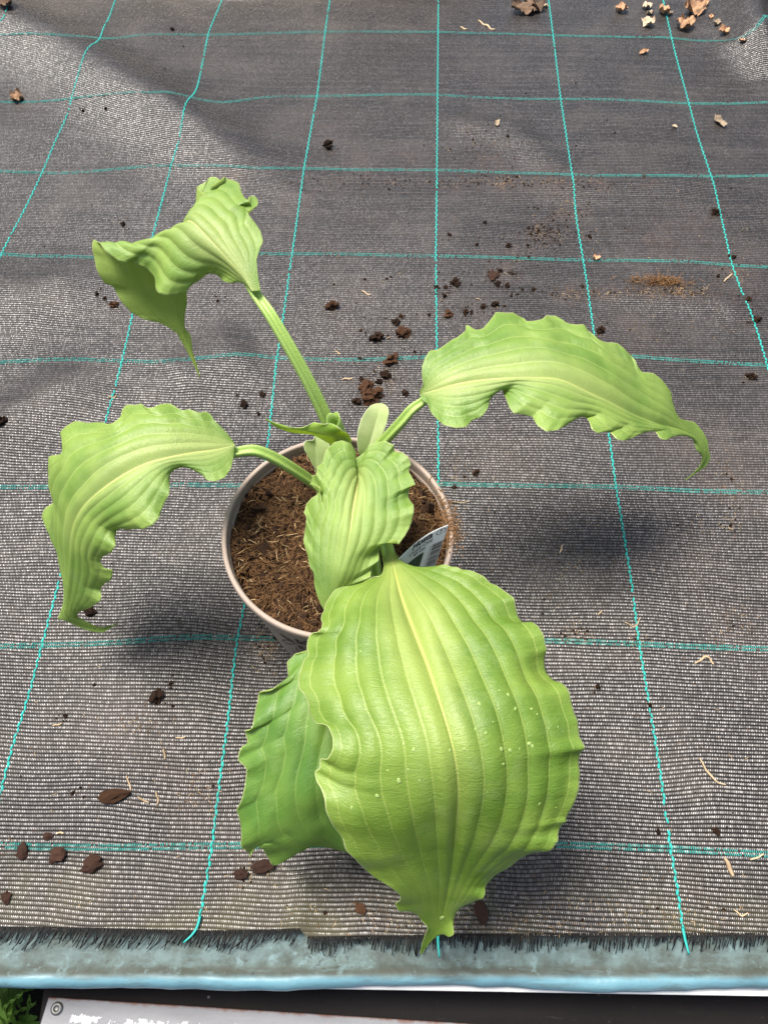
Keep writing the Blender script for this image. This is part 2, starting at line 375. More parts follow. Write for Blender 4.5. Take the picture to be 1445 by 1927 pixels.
WEFT = [[(-20, 66), (0, 66), (41, 63), (104, 66), (138, 70), (194, 71), (235, 70), (263, 65), (346, 65), (500, 63), (660, 60), (824, 60), (1036, 67), (1252, 70), (1340, 75), (1375, 76), (1398, 72), (1420, 62), (1450, 32)],
 [(-20, 192), (45, 192), (131, 185), (173, 180), (256, 174), (301, 176), (356, 182), (500, 182), (660, 180), (820, 178), (1036, 187), (1290, 195), (1380, 195), (1460, 192)],
 [(-20, 321), (50, 325), (130, 326), (230, 317), (300, 311), (370, 313), (480, 317), (600, 317), (825, 320), (1075, 329), (1290, 331), (1460, 330)],
 [(-20, 477), (40, 481), (175, 485), (350, 478), (500, 478), (640, 478), (820, 482), (1000, 487), (1095, 490), (1180, 490), (1290, 492), (1370, 499), (1460, 504)],
 [(-20, 684), (30, 680), (80, 677), (200, 678), (290, 681), (370, 676), (430, 668), (470, 666), (560, 676), (700, 677), (800, 672), (1000, 670), (1190, 670), (1240, 675), (1330, 681), (1460, 689)],
 [(-20, 917), (100, 917), (340, 912), (450, 914), (640, 912), (845, 911), (960, 914), (1155, 916), (1300, 924), (1460, 927)],
 [(-20, 1217), (130, 1213), (240, 1208), (330, 1200), (450, 1200), (700, 1203), (1030, 1206), (1110, 1208), (1200, 1212), (1300, 1217), (1460, 1222)],
 [(-20, 1589), (60, 1594), (200, 1595), (390, 1592), (700, 1588), (1000, 1588), (1060, 1590), (1260, 1597), (1460, 1609)]]
def dash(verts, faces, c, t, sdir, n, L, Wd, Hh):
    b = len(verts)
    for a, wq, hh in ((-.5, .45, .15), (-.25, 1, .8), (.25, 1, .8), (.5, .45, .15)):
        p = c + t * (a * L)
        verts.extend([p - sdir * (Wd * wq * .5), p - sdir * (Wd * wq * .28) + n * (Hh * hh), p + sdir * (Wd * wq * .28) + n * (Hh * hh), p + sdir * (Wd * wq * .5)])
    for i in range(3):
        for k in range(3):
            q = b + i * 4 + k; faces.append((q, q + 1, q + 5, q + 4))
def dense(poly):
    w = [G(*p) for p in poly]
    a = np.array([(q.x, q.y) for q in w]); n = max(30, int(np.linalg.norm(np.diff(a, axis=0), axis=1).sum() / .0035))
    a = gsmooth(resample(a, n), 4)
    return a
for poly in WARP:
    a = dense(poly); pitch = .0050
    L = np.linalg.norm(np.diff(a, axis=0), axis=1).sum(); a = resample(a, max(3, int(L / pitch)))
    z = fab(a[:, 0], a[:, 1]); pts = [Vector((x, y, q + .0003)) for (x, y), q in zip(a, z)]
    vs, fs = [], []
    for i in range(len(pts) - 1):
        t = (pts[i + 1] - pts[i]); t.normalize(); n = Vector((0, 0, 1)); n = (n - t * n.dot(t)).normalized(); sd_ = t.cross(n)
        c = (pts[i] + pts[i + 1]) / 2 + sd_ * (.00042 * (1 if i % 2 else -1) + random.gauss(0, .00008))
        tt = (t + sd_ * (.20 if i % 2 else -.20)).normalized(); s2 = tt.cross(n)
        if random.random() > .015: dash(vs, fs, c, tt, s2, n, .0050 * random.uniform(.88, 1.05), .0022 * random.uniform(.8, 1.1), .0010)
    meshobj('teal_warp_thread', vs, fs, M_TEAL, FAB)
for poly in WEFT:
    a = dense(poly); pitch = .00178
    L = np.linalg.norm(np.diff(a, axis=0), axis=1).sum(); a = resample(a, max(3, int(L / pitch)))
    z = fab(a[:, 0], a[:, 1]); pts = [Vector((x, y, q)) for (x, y), q in zip(a, z)]
    vs, fs = [], []
    for i in range(len(pts) - 1):
        t = (pts[i + 1] - pts[i]).normalized(); n = Vector((0, 0, 1)); sd_ = n.cross(t).normalized()
        nz = mnoise.noise(pts[i] * 14) + .5 * mnoise.noise(pts[i] * 60)
        for r in (-1, 1):
            if random.random() < .08 + .45 * max(0, nz): continue
            c = (pts[i] + pts[i + 1]) / 2 + sd_ * (.0016 * r + random.gauss(0, .00006)) + t * (.0009 * (r > 0)) + n * .0003
            dash(vs, fs, c, sd_, t, n, .0026 * random.uniform(.8, 1.1), .00105 * random.uniform(.8, 1.1), .0006)
    meshobj('teal_weft_thread', vs, fs, M_TEAL2, FAB)

# frayed hem: every loose tape end
vs, fs = [], []
x = -.60
while x < .62:
    y0 = float(HEM(x)); z0 = float(fab(x, y0))
    lenk = (.0055 if x > -.065 else .0075) + .006 * random.random() ** 1.6 + .006 * mnoise.noise(Vector((x * 30, 0, 0)))
    lean = -.75 * (1 if x < -.065 else .12) * random.uniform(.3, 1.3) + random.gauss(0, .10)
    if -.067 < x < -.061: x += .0012; continue
    if random.random() < .10: lenk *= .5
    wd = .0006 * random.uniform(.7, 1.2); k = 5; b = len(vs)
    for i in range(k):
        s = i / (k - 1); yy = y0 + .002 - (lenk + .002) * s
        xx = x + lean * lenk * s * s + random.gauss(0, .0001); zz = z0 + .0009 + .0022 * math.sin(s * 2.6) * random.uniform(.6, 1.3) - .0045 * s * s
        tw = wd * (1 - .35 * s)
        vs += [(xx - tw, yy, zz), (xx, yy, zz + .0004), (xx + tw, yy, zz)]
    for i in range(k - 1):
        q = b + i * 3; fs += [(q, q + 3, q + 4, q + 1), (q + 1, q + 4, q + 5, q + 2)]
    x += .00125 * random.uniform(.75, 1.5)
tag(meshobj('frayed_fringe', vs, fs, M_FRAY, FAB), kind='stuff')
def ribbon_end(pix, wd):
    vs, fs = [], []; n = 14
    p = resample(gsmooth(resample(pix, 20), 2), n)
    pts = [Vector(P(a, b, .0062 if 0 < i < n - 1 else .0045)) for i, (a, b) in enumerate(p)]
    tube(vs, fs, pts, [wd * (1 - .5 * (i / (n - 1)) ** 2) for i in range(n)], 6, flat=.35)
    meshobj('loose_thread_end', vs, fs, M_TEAL, FAB)
ribbon_end([(377, 1722), (372, 1745), (362, 1760), (345, 1774)], .0011)
ribbon_end([(824, 1748), (824, 1775), (827, 1802)], .0012)
ribbon_end([(1284, 1745), (1289, 1770), (1296, 1796)], .0012)

def m_liner():
    n = NT('blue_plastic_liner'); v = n.obj(); x, y, z = n.sep(v)
    col = n.mix(n.noise(v, 16, 4), (.095, .225, .28), (.15, .30, .35))
    streak = n.noise(n.vmul(v, (6, 160, 1)), 1.0, 4); col = n.mix(n.mr(streak, .5, .7, 0, .3), col, (.26, .46, .52))
    y = n.math('MULTIPLY_ADD', x, -.035, y)
    film = n.mr(n.math('ADD', y, n.math('MULTIPLY', n.noise(v, 30, 3), .006)), -.0015, .0045)
    grime = n.mix(n.mr(n.noise(v, 45, 6, .7), .35, .7), (.040, .044, .030), (.105, .150, .142))
    col = n.mix(n.math('MULTIPLY', film, .92), col, grime)
    low = n.math('MULTIPLY', n.mr(n.math('ADD', y, n.math('MULTIPLY', n.noise(v, 40, 4), .006)), .0105, .0055), film); col = n.mix(n.math('MULTIPLY', low, .7), col, (.042, .044, .030))
    pale = n.math('MULTIPLY', n.mr(n.noise(v, 70, 5, .7), .55, .68), film); col = n.mix(n.math('MULTIPLY', pale, .6), col, (.16, .25, .26))
    blot = n.math('MULTIPLY', n.mr(n.noise(v, 170, 6, .75), .58, .66), n.math('MULTIPLY', film, n.mr(n.noise(v, 22, 3), .38, .62)))
    col = n.mix(n.math('MULTIPLY', blot, .85), col, (.022, .022, .018))
    sm = n.mr(n.noise(n.vmul(v, (25, 110, 110)), 1.0, 5, .7), .50, .68, 0, .65); col = n.mix(sm, col, (.10, .15, .15))
    fl = n.mr(n.voro(v, 130), .10, .05); col = n.mix(n.math('MULTIPLY', fl, .35), col, (.15, .12, .09))
    rough = n.math('MULTIPLY_ADD', film, .30, n.math('MULTIPLY_ADD', n.noise(v, 60, 4), .3, .32))
    return n.done(n.bsdf(col, rough, .5, n.bump(n.noise(v, 40, 4), .0015)))
xs = np.linspace(-.75, .75, 150)
prof = [(.14, -.0022), (.06, -.0022), (.03, -.0024), (.016, -.0030), (.009, -.0036), (.004, -.0020), (.0005, .0008), (-.003, .0012), (-.006, -.0006), (-.0085, -.0045), (-.0096, -.0095), (-.0092, -.0150), (-.0080, -.0160), (.0, -.0165), (.14, -.0165)]
vs = []
for x in xs:
    wob = .0018 * math.sin(x * 19 + 1) + .0030 * mnoise.noise(Vector((x * 9, 3, 0))) + .0012 * mnoise.noise(Vector((x * 45, 8, 0)))
    back = .010 * float(sstep(-.26, -.34, x)) if x < -.2 else 0
    off = .0075 * float(sstep(.02, .6, x)) + .0085 * (1 - float(sstep(-.45, -.24, x)))
    for i, (y, z) in enumerate(prof):
        k = float(sstep(.03, .0, y))
        zz = z + .0022 * mnoise.noise(Vector((x * 16, y * 90, 5))) * k + .0006 * mnoise.noise(Vector((x * 40, y * 60, 1)))
        vs.append((x, y + .035 * x + wob * k, zz))
m_ = len(prof)
fs = [(i * m_ + j, i * m_ + j + 1, (i + 1) * m_ + j + 1, (i + 1) * m_ + j) for i in range(len(xs) - 1) for j in range(m_ - 1)]
tag(meshobj('plastic_liner', vs, fs, m_liner()), 'grimy blue plastic liner rolled over the bench edge below the frayed hem', 'liner')

def boxobj(name, corners, z0, z1, mat, parent=None, bev=.0015):
    """prism on a four-cornered plan"""
    v = [(*c, z0) for c in corners] + [(*c, z1) for c in corners]
    f = [(3, 2, 1, 0), (4, 5, 6, 7)] + [(i, (i + 1) % 4, 4 + (i + 1) % 4, 4 + i) for i in range(4)]
    o = meshobj(name, v, f, mat, parent, False); bevel(o, bev); return o
def xy(px, py, h): q = P(px, py, h); return (q[0], q[1])
M_WHITE = m_simple('white_painted_batten', (.70, .69, .64), (.80, .80, .77), 40, .5, .0004, 200, .4, False)
zb = -.019
a, b = xy(-60, 1850, zb), xy(1500, 1876, zb)
tag(boxobj('batten', [a, b, (b[0], .13), (a[0], .13)], zb - .03, zb, M_WHITE), 'white painted batten under the blue liner', 'batten')
def m_board():
    n = NT('black_board'); v = n.obj()
    col = n.mix(n.noise(n.vmul(v, (4, 90, 90)), 1.0, 5), (.005, .0045, .0045), (.014, .012, .012))
    sp = n.math('MULTIPLY', n.mr(n.voro(v, 90), .13, .06), n.mr(n.noise(v, 35, 3), .50, .62)); col = n.mix(n.math('MULTIPLY', sp, .7), col, (.20, .19, .18))
    sc = n.mr(n.noise(n.vmul(v, (30, 400, 1)), 1.0, 4), .66, .74); col = n.mix(n.math('MULTIPLY', sc, .25), col, (.09, .08, .08))
    return n.done(n.bsdf(col, .7, .12, n.bump(n.noise(v, 120, 5), .0006)))
zd = -.075
tag(boxobj('black_board', [xy(84, 1846, zd), xy(64, 1990, zd), xy(1560, 2080, zd), xy(1560, 1800, zd)], zd - .02, zd, m_board()),
    'black board lying below the bench edge', 'board')
def m_painted():
    n = NT('flaking_white_paint'); v = n.obj(); x, y, z = n.sep(v)
    rot = n.math('MULTIPLY_ADD', x, .030, y)                      # runs along the board's upper edge
    q = n.math('SUBTRACT', rot, PB_EDGE)
    col = n.mix(n.noise(n.vmul(v, (20, 90, 20)), 1.0, 5), (.11, .115, .125), (.21, .215, .23))
    rust = n.math('MULTIPLY', n.mr(n.math('ADD', q, n.math('MULTIPLY', n.noise(v, 70, 5, .7), .008)), .0012, .0045), n.mr(n.noise(v, 60, 5), .25, .5))
    col = n.mix(rust, col, n.mix(n.noise(v, 300, 4), (.05, .018, .010), (.15, .06, .035)))
    wpat = n.noise(v, 75, 6, .7)
    edge = n.mr(n.math('ADD', q, n.math('MULTIPLY', n.noise(n.vmul(v, (160, 30, 1)), 1.0, 4, .7), .010)), -.0062, -.0075)
    pm = n.math('MULTIPLY', edge, n.mr(wpat, .49, .52)); pm = n.math('MULTIPLY', pm, n.mr(x, -.262, -.258))
    col = n.mix(pm, col, (.62, .64, .66))
    h = n.math('MULTIPLY_ADD', pm, .5, n.math('MULTIPLY', n.noise(v, 250, 4), .3))
    return n.done(n.bsdf(col, .5, .4, n.bump(h, .0006)))
zp = -.070
c0 = xy(92, 1876, zp); c1 = xy(860, 1925, zp); PB_EDGE = c0[1] + .030 * c0[0]
slope = (c1[1] - c0[1]) / (c1[0] - c0[0])
right = (c0[0] + .75, c0[1] + slope * .75)
PB_EDGE = c0[1] - slope * c0[0]
mp = m_painted()
for nd in mp.node_tree.nodes:
    if nd.type == 'MATH' and nd.operation == 'MULTIPLY_ADD' and abs(nd.inputs[1].default_value - .030) < 1e-6: nd.inputs[1].default_value = -slope
PBO = boxobj('painted_board', [c0, xy(58, 1985, zp), xy(1560, 2090, zp), right], zp - .004, zp, mp, None, .0008)
tag(PBO, 'rusty metal sheet with flaking white paint below the bench', 'metal sheet')
vs, fs = [], []
sc = Vector(P(108, 1898, zp))
rings = [(.0052, 0), (.0050, .0012), (.0040, .0017), (.0034, .0020), (.0026, .0020), (.0022, .0010), (.0003, .0010)]
for r, z in rings:
    for k in range(20):
        an = k * math.pi / 10; vs.append((sc.x + r * math.cos(an), sc.y + r * math.sin(an), sc.z + z))
for i in range(len(rings) - 1):
    for k in range(20): fs.append((i * 20 + k, i * 20 + (k + 1) % 20, (i + 1) * 20 + (k + 1) % 20, (i + 1) * 20 + k))
n_ = NT('grey_steel'); meshobj('screw', vs, fs, n_.done(n_.bsdf(n_.mix(n_.noise(n_.obj(), 300), (.10, .10, .09), (.25, .25, .24)), .45, .5, None, .7)), PBO)
gz = -.34
tag(meshobj('ground', [(-3, -3, gz), (3, -3, gz), (3, 3, gz), (-3, 3, gz)], [(0, 1, 2, 3)],
    m_simple('dark_earth', (.008, .007, .005), (.03, .024, .016), 20, .95, .01, 90, .1, False)), 'dark earth below the bench', None, None, 'structure')
tag(boxobj('grey_bracket', [xy(-30, 1843, -.03), xy(-30, 1851, -.03), xy(21, 1850, -.03), xy(21, 1840, -.03)], -.06, -.03,
    m_flat('grey_plastic', (.42, .42, .42))), 'small grey bracket end under the white batten', 'bracket')
# fern fronds growing up from below, at the left end of the boards
def m_fern():
    n = NT('fern_green'); v = n.obj()
    col = n.mix(n.noise(v, 60, 3), (.07, .17, .02), (.19, .33, .05)); tr = n.n('ShaderNodeBsdfTranslucent'); n.put(tr.inputs[0], col)
    mx = n.n('ShaderNodeMixShader'); mx.inputs[0].default_value = .3
    n.t.links.new(n.bsdf(col, .5, .3), mx.inputs[1]); n.t.links.new(tr.outputs[0], mx.inputs[2]); return n.done(mx.outputs[0])
M_FERN = m_fern()
fern = empty('fern', P(-60, 1990, gz))
tag(fern, 'green fern growing up beside the end of the black board', 'fern')
def frond(root, tip, rise, nl=16, wmax=.028):
    vs, fs = [], []; root, tip = Vector(root), Vector(tip); pts = []
    for i in range(nl + 1):
        s = i / nl; p = root.lerp(tip, s); p.z += rise * math.sin(s * math.pi * .8); pts.append(p)
    tube(vs, fs, pts, [.0013 * (1 - .8 * i / nl) for i in range(nl + 1)], 5)
    for i in range(2, nl + 1):
        s = i / nl; t = (pts[i] - pts[i - 1]).normalized(); sd_ = t.cross(Vector((0, 0, 1))).normalized()
        wl = wmax * (math.sin(min(1, s * 1.15) * math.pi) ** .7 * .95 + .05)
        for sg in (-1, 1):
            d = (sd_ * sg + t * .35 + Vector((0, 0, random.uniform(-.35, .1)))).normalized(); q = t.cross(d).normalized(); e = d.cross(q)
            b = len(vs); m = 7
            for j in range(m):
                a = j / (m - 1); c = pts[i] + d * (wl * a) + Vector((0, 0, -.25 * wl * a * a))
                ww = .0042 * (1 - a) ** .6 * (1 + .35 * (j % 2)) + .0003
                vs += [c - e * ww + q * .0006, c, c + e * ww + q * .0006]
            for j in range(m - 1):
                k = b + j * 3; fs += [(k, k + 3, k + 4, k + 1), (k + 1, k + 4, k + 5, k + 2)]
    o = meshobj('frond', [v - fern.location for v in vs], fs, M_FERN, fern); return o
for (a, b, h, c, d, hh, rs) in [(-90, 2010, -.30, 52, 1872, -.16, .03), (-60, 2060, -.30, 60, 1935, -.15, .03), (-130, 1930, -.30, 20, 1862, -.19, .02),
        (10, 2080, -.30, 30, 1905, -.14, .02), (-120, 1990, -.31, 70, 1890, -.22, .02), (60, 2080, -.31, 64, 1880, -.24, .02), (-60, 1900, -.32, 66, 1860, -.26, .01)]:
    frond(P(a, b, h), P(c, d, hh), rs)

# ------------------------------------------------------------ pot and soil
RIM_H, RIM_R, BASE_R = .145, .0945, .075
lft, rgt, bot = P(413, 1035, RIM_H), P(853, 1020, RIM_H), P(620, 1199, RIM_H)
PC = Vector(((lft[0] + rgt[0]) / 2, bot[1] + RIM_R, 0))
RIM_R = float(rgt[0] - lft[0]) / 2 + .0008; PC.y = float(bot[1]) + RIM_R * .985
def wallr(h): return BASE_R + (RIM_R - .0030 - BASE_R) * (h / (RIM_H - .011))
pot = empty('plant_pot', PC); tag(pot, 'round taupe plastic plant pot with a black dragonfly print', 'pot')
def lathe(name, prof, mat, parent, seg=128, loc=None):
    vs, fs = [], []
    for r, z in prof:
        for k in range(seg):
            a = 2 * math.pi * k / seg; vs.append((r * math.cos(a), r * math.sin(a), z))
    for i in range(len(prof) - 1):
        for k in range(seg):
            k2 = (k + 1) % seg; fs.append((i * seg + k, i * seg + k2, (i + 1) * seg + k2, (i + 1) * seg + k))
    return meshobj(name, vs, fs, mat, parent)
hb = RIM_H - .010
lathe('wall', [(.002, .002), (BASE_R - .006, .002), (BASE_R - .002, .0), (BASE_R, .003)] + [(wallr(h), h) for h in np.linspace(.006, hb, 12)]
      + [(wallr(hb) - .0022, hb)] + [(wallr(h) - .0022, h) for h in np.linspace(hb - .004, .008, 6)] + [(.002, .006)], M_POT, pot)
lathe('rim', [(wallr(hb) - .0015, hb - .001), (RIM_R - .0012, hb - .0012), (RIM_R, hb + .0004), (RIM_R + .0001, RIM_H - .0014), (RIM_R - .0006, RIM_H - .0003), (RIM_R - .0018, RIM_H),
      (RIM_R - .0032, RIM_H - .0001), (RIM_R - .0040, RIM_H - .0010), (RIM_R - .0043, RIM_H - .003), (wallr(hb) - .0020, hb - .001)], M_POT, pot)
def onwall(px, py):
    lo, hi = .02, RIM_H
    for _ in range(40):
        h = (lo + hi) / 2; q = P(px, py, h)
        if math.hypot(q[0] - PC.x, q[1] - PC.y) > wallr(min(h, hb)): hi = h
        else: lo = h
    return Vector(P(px, py, h))
vs, fs = [], []
def ink(zpts, wd, closed=False, s=9.03, ox=480, oy=1120):
    pp = [(ox + a / s, oy + b / s) for a, b in zpts]
    if closed: pp.append(pp[0])
    pp = resample(pp, max(6, len(pp) * 3)); pts = [onwall(*p) for p in pp]; b = len(vs)
    for i, p in enumerate(pts):
        t = (pts[min(i + 1, len(pts) - 1)] - pts[max(i - 1, 0)]).normalized(); nn = (p - Vector((PC.x, PC.y, p.z))).normalized()
        sd_ = t.cross(nn).normalized(); tp = 1 if closed else .4 + .6 * math.sin(math.pi * (i + .5) / len(pts))
        for q in (p - sd_ * wd * tp, p + sd_ * wd * tp): vs.append(q + nn * .00035 - PC)
    for i in range(len(pts) - 1): fs.append((b + 2 * i, b + 2 * i + 1, b + 2 * i + 3, b + 2 * i + 2))
ink([(415, 640), (470, 690), (560, 745), (660, 795)], .0011); ink([(415, 640), (500, 690), (600, 745), (670, 790)], .0007)
ink([(665, 800), (560, 765), (490, 755), (475, 775), (510, 805), (590, 825), (680, 826)], .00045, True)
ink([(745, 805), (830, 790), (930, 770), (1010, 745)], .0009); ink([(745, 815), (820, 835), (900, 830), (960, 810)], .0005, True)
for a in range(3): ink([(672 + 18 * a, 765), (690 + 6 * a, 745 + 8 * a), (735 - 12 * a, 760), (735, 800), (690, 805)], .0006)
ink([(710, 830), (780, 880), (850, 940), (930, 1010)], .0011); ink([(690, 870), (720, 930), (765, 990), (800, 1060)], .0006)
ink([(580, 885), (650, 940), (720, 1010), (770, 1080)], .0004); ink([(770, 850), (830, 885), (900, 905)], .0006); ink([(740, 860), (780, 930), (860, 1000)], .0005)
meshobj('dragonfly_print', vs, fs, M_INK, pot)

SOIL_H = .132
vs, fs = [], []; nr, ns_ = 60, 150; SR = wallr(.130) - .0015
vs.append((PC.x, PC.y, SOIL_H + .004))
for i in range(1, nr + 1):
    r = SR * i / nr
    for k in range(ns_):
        a = 2 * math.pi * k / ns_; x, y = PC.x + r * math.cos(a), PC.y + r * math.sin(a)
        q = Vector((x, y, 0))
        z = SOIL_H + .005 * (1 - (r / SR) ** 2) + .0065 * mnoise.noise(q * 38) + .0030 * mnoise.noise(q * 95) + .0018 * mnoise.noise(q * 240) + .0009 * mnoise.noise(q * 600)
        g = Vector(P(470, 1080, SOIL_H)); z -= .009 * math.exp(-((x - g.x) ** 2 + (y - g.y) ** 2) / .016 ** 2)
        vs.append((x, y, z))
for k in range(ns_): fs.append((0, 1 + k, 1 + (k + 1) % ns_))
for i in range(nr - 1):
    for k in range(ns_):
        b = 1 + i * ns_; k2 = (k + 1) % ns_; fs.append((b + k, b + ns_ + k, b + ns_ + k2, b + k2))
soil = tag(meshobj('potting_soil', vs, fs, M_SOIL), 'brown fibrous potting soil filling the taupe pot', 'soil', None, 'stuff')
def soilz(x, y):
    q = Vector((x, y, 0)); r = math.hypot(x - PC.x, y - PC.y)
    return SOIL_H + .005 * (1 - (r / SR) ** 2) + .0065 * mnoise.noise(q * 38) + .0030 * mnoise.noise(q * 95) + .0018 * mnoise.noise(q * 240)
def fibre(vs, fs, c, ln, r, curl, tilt, segs=4, ns=3):
    a = random.uniform(0, 2 * math.pi); pts = []; d = Vector((math.cos(a), math.sin(a), random.gauss(0, tilt)))
    p = Vector(c) - d * ln * .5
    for i in range(segs + 1):
        pts.append(p.copy()); p = p + d * (ln / segs)
        d = (d + Vector((random.gauss(0, curl), random.gauss(0, curl), random.gauss(0, curl * .5)))).normalized()
    tube(vs, fs, pts, [r * (1 - .5 * abs(2 * i / segs - 1)) for i in range(segs + 1)], ns)
for nm, cnt, mat, rr, ll in (('coir_fibres', 6500, M_FIBRE, .00022, .008), ('pale_coir_fibres', 520, M_FIBRE2, .00028, .009)):
    vs, fs = [], []
    for _ in range(cnt):
        r = SR * math.sqrt(random.random()) * .985; a = random.uniform(0, 2 * math.pi)
        x, y = PC.x + r * math.cos(a), PC.y + r * math.sin(a)
        if nm == 'pale_coir_fibres' and mnoise.noise(Vector((x, y, 4)) * 40) < -.25: continue
        fibre(vs, fs, (x, y, soilz(x, y) + random.uniform(.0, .0022)), ll * random.uniform(.35, 1.35), rr * random.uniform(.5, 1.9), .22, .35)
    tag(meshobj(nm, vs, fs, mat, soil), None, None, None, 'stuff')
vs, fs = [], []
for _ in range(420):                                       # compost spilling over the rim beside the label
    a = random.gauss(R(3), R(9)); r = RIM_R - .004 + random.gauss(0, .005); zz = RIM_H - .001 - max(0, RIM_R - .006 - r) * .9 - max(0, r - RIM_R) * 1.2 + abs(random.gauss(0, .0012))
    fibre(vs, fs, (PC.x + r * math.cos(a), PC.y + r * math.sin(a), zz), random.uniform(.003, .010), .00026 * random.uniform(.6, 1.7), .25, .35)
tag(meshobj('spilled_fibres', vs, fs, M_FIBRE, soil), None, None, None, 'stuff')
# small crumbs through the soil surface
vs, fs = [], []
for ci in range(1050):
    r = SR * math.sqrt(random.random()) * .97; a = random.uniform(0, 2 * math.pi); x, y = PC.x + r * math.cos(a), PC.y + r * math.sin(a)
    s = (.0014 if ci < 950 else .0032) * random.lognormvariate(0, .45); b = len(vs); c = Vector((x, y, soilz(x, y) + s * .3))
    for d in ((1, 0, 0), (-1, 0, 0), (0, 1, 0), (0, -1, 0), (0, 0, 1), (0, 0, -1)):
        vs.append(c + Vector(d) * s * random.uniform(.5, 1.4) + Vector((random.gauss(0, s * .2), random.gauss(0, s * .2), 0)))
    fs += [(b, b + 2, b + 4), (b + 2, b + 1, b + 4), (b + 1, b + 3, b + 4), (b + 3, b, b + 4), (b + 2, b, b + 5), (b + 1, b + 2, b + 5), (b + 3, b + 1, b + 5), (b, b + 3, b + 5)]
tag(meshobj('soil_crumbs', vs, fs, M_CRUMB, soil, False), None, None, None, 'stuff')

# ------------------------------------------------------------ hosta
CROWN = Vector(P(652, 893, SOIL_H + .004))
hosta = empty('hosta_plant', CROWN); tag(hosta, 'hosta with large wavy-edged yellow-green leaves growing in the taupe pot', 'plant')
def Z(off, s, pts):
    return [((off[0] + p[0] / s), (off[1] + p[1] / s)) + tuple(p[2:]) for p in pts]
def trace(pts, n, k_smooth=.7):
    """pixel polyline with heights at some points -> n samples of px, py, h"""
    xy_ = np.array([(p[0], p[1]) for p in pts], float)
    d = np.r_[0, np.cumsum(np.linalg.norm(np.diff(xy_, axis=0), axis=1))]
    kd = [d[i] for i, p in enumerate(pts) if len(p) > 2]; kh = [p[2] for p in pts if len(p) > 2]
    h = np.interp(d, kd, kh); D = np.linspace(0, d[-1], n)
    px, py = np.interp(D, d, xy_[:, 0]), np.interp(D, d, xy_[:, 1])
    hh = gsmooth(np.interp(D, kd, kh), n * .035)
    return np.stack([gsmooth(px, k_smooth), gsmooth(py, k_smooth), hh], -1)
def reparam(pts3, keys, n):
    """resample so that sample i sits at arc length fraction given by keys [(t, arc)]"""
    d = np.r_[0, np.cumsum(np.linalg.norm(np.diff(pts3, axis=0), axis=1))]; d /= d[-1]
    tt = np.linspace(0, 1, n); a = np.interp(tt, [k[0] for k in keys], [k[1] for k in keys])
    return np.array([np.interp(a, d, pts3[:, k]) for k in range(3)]).T
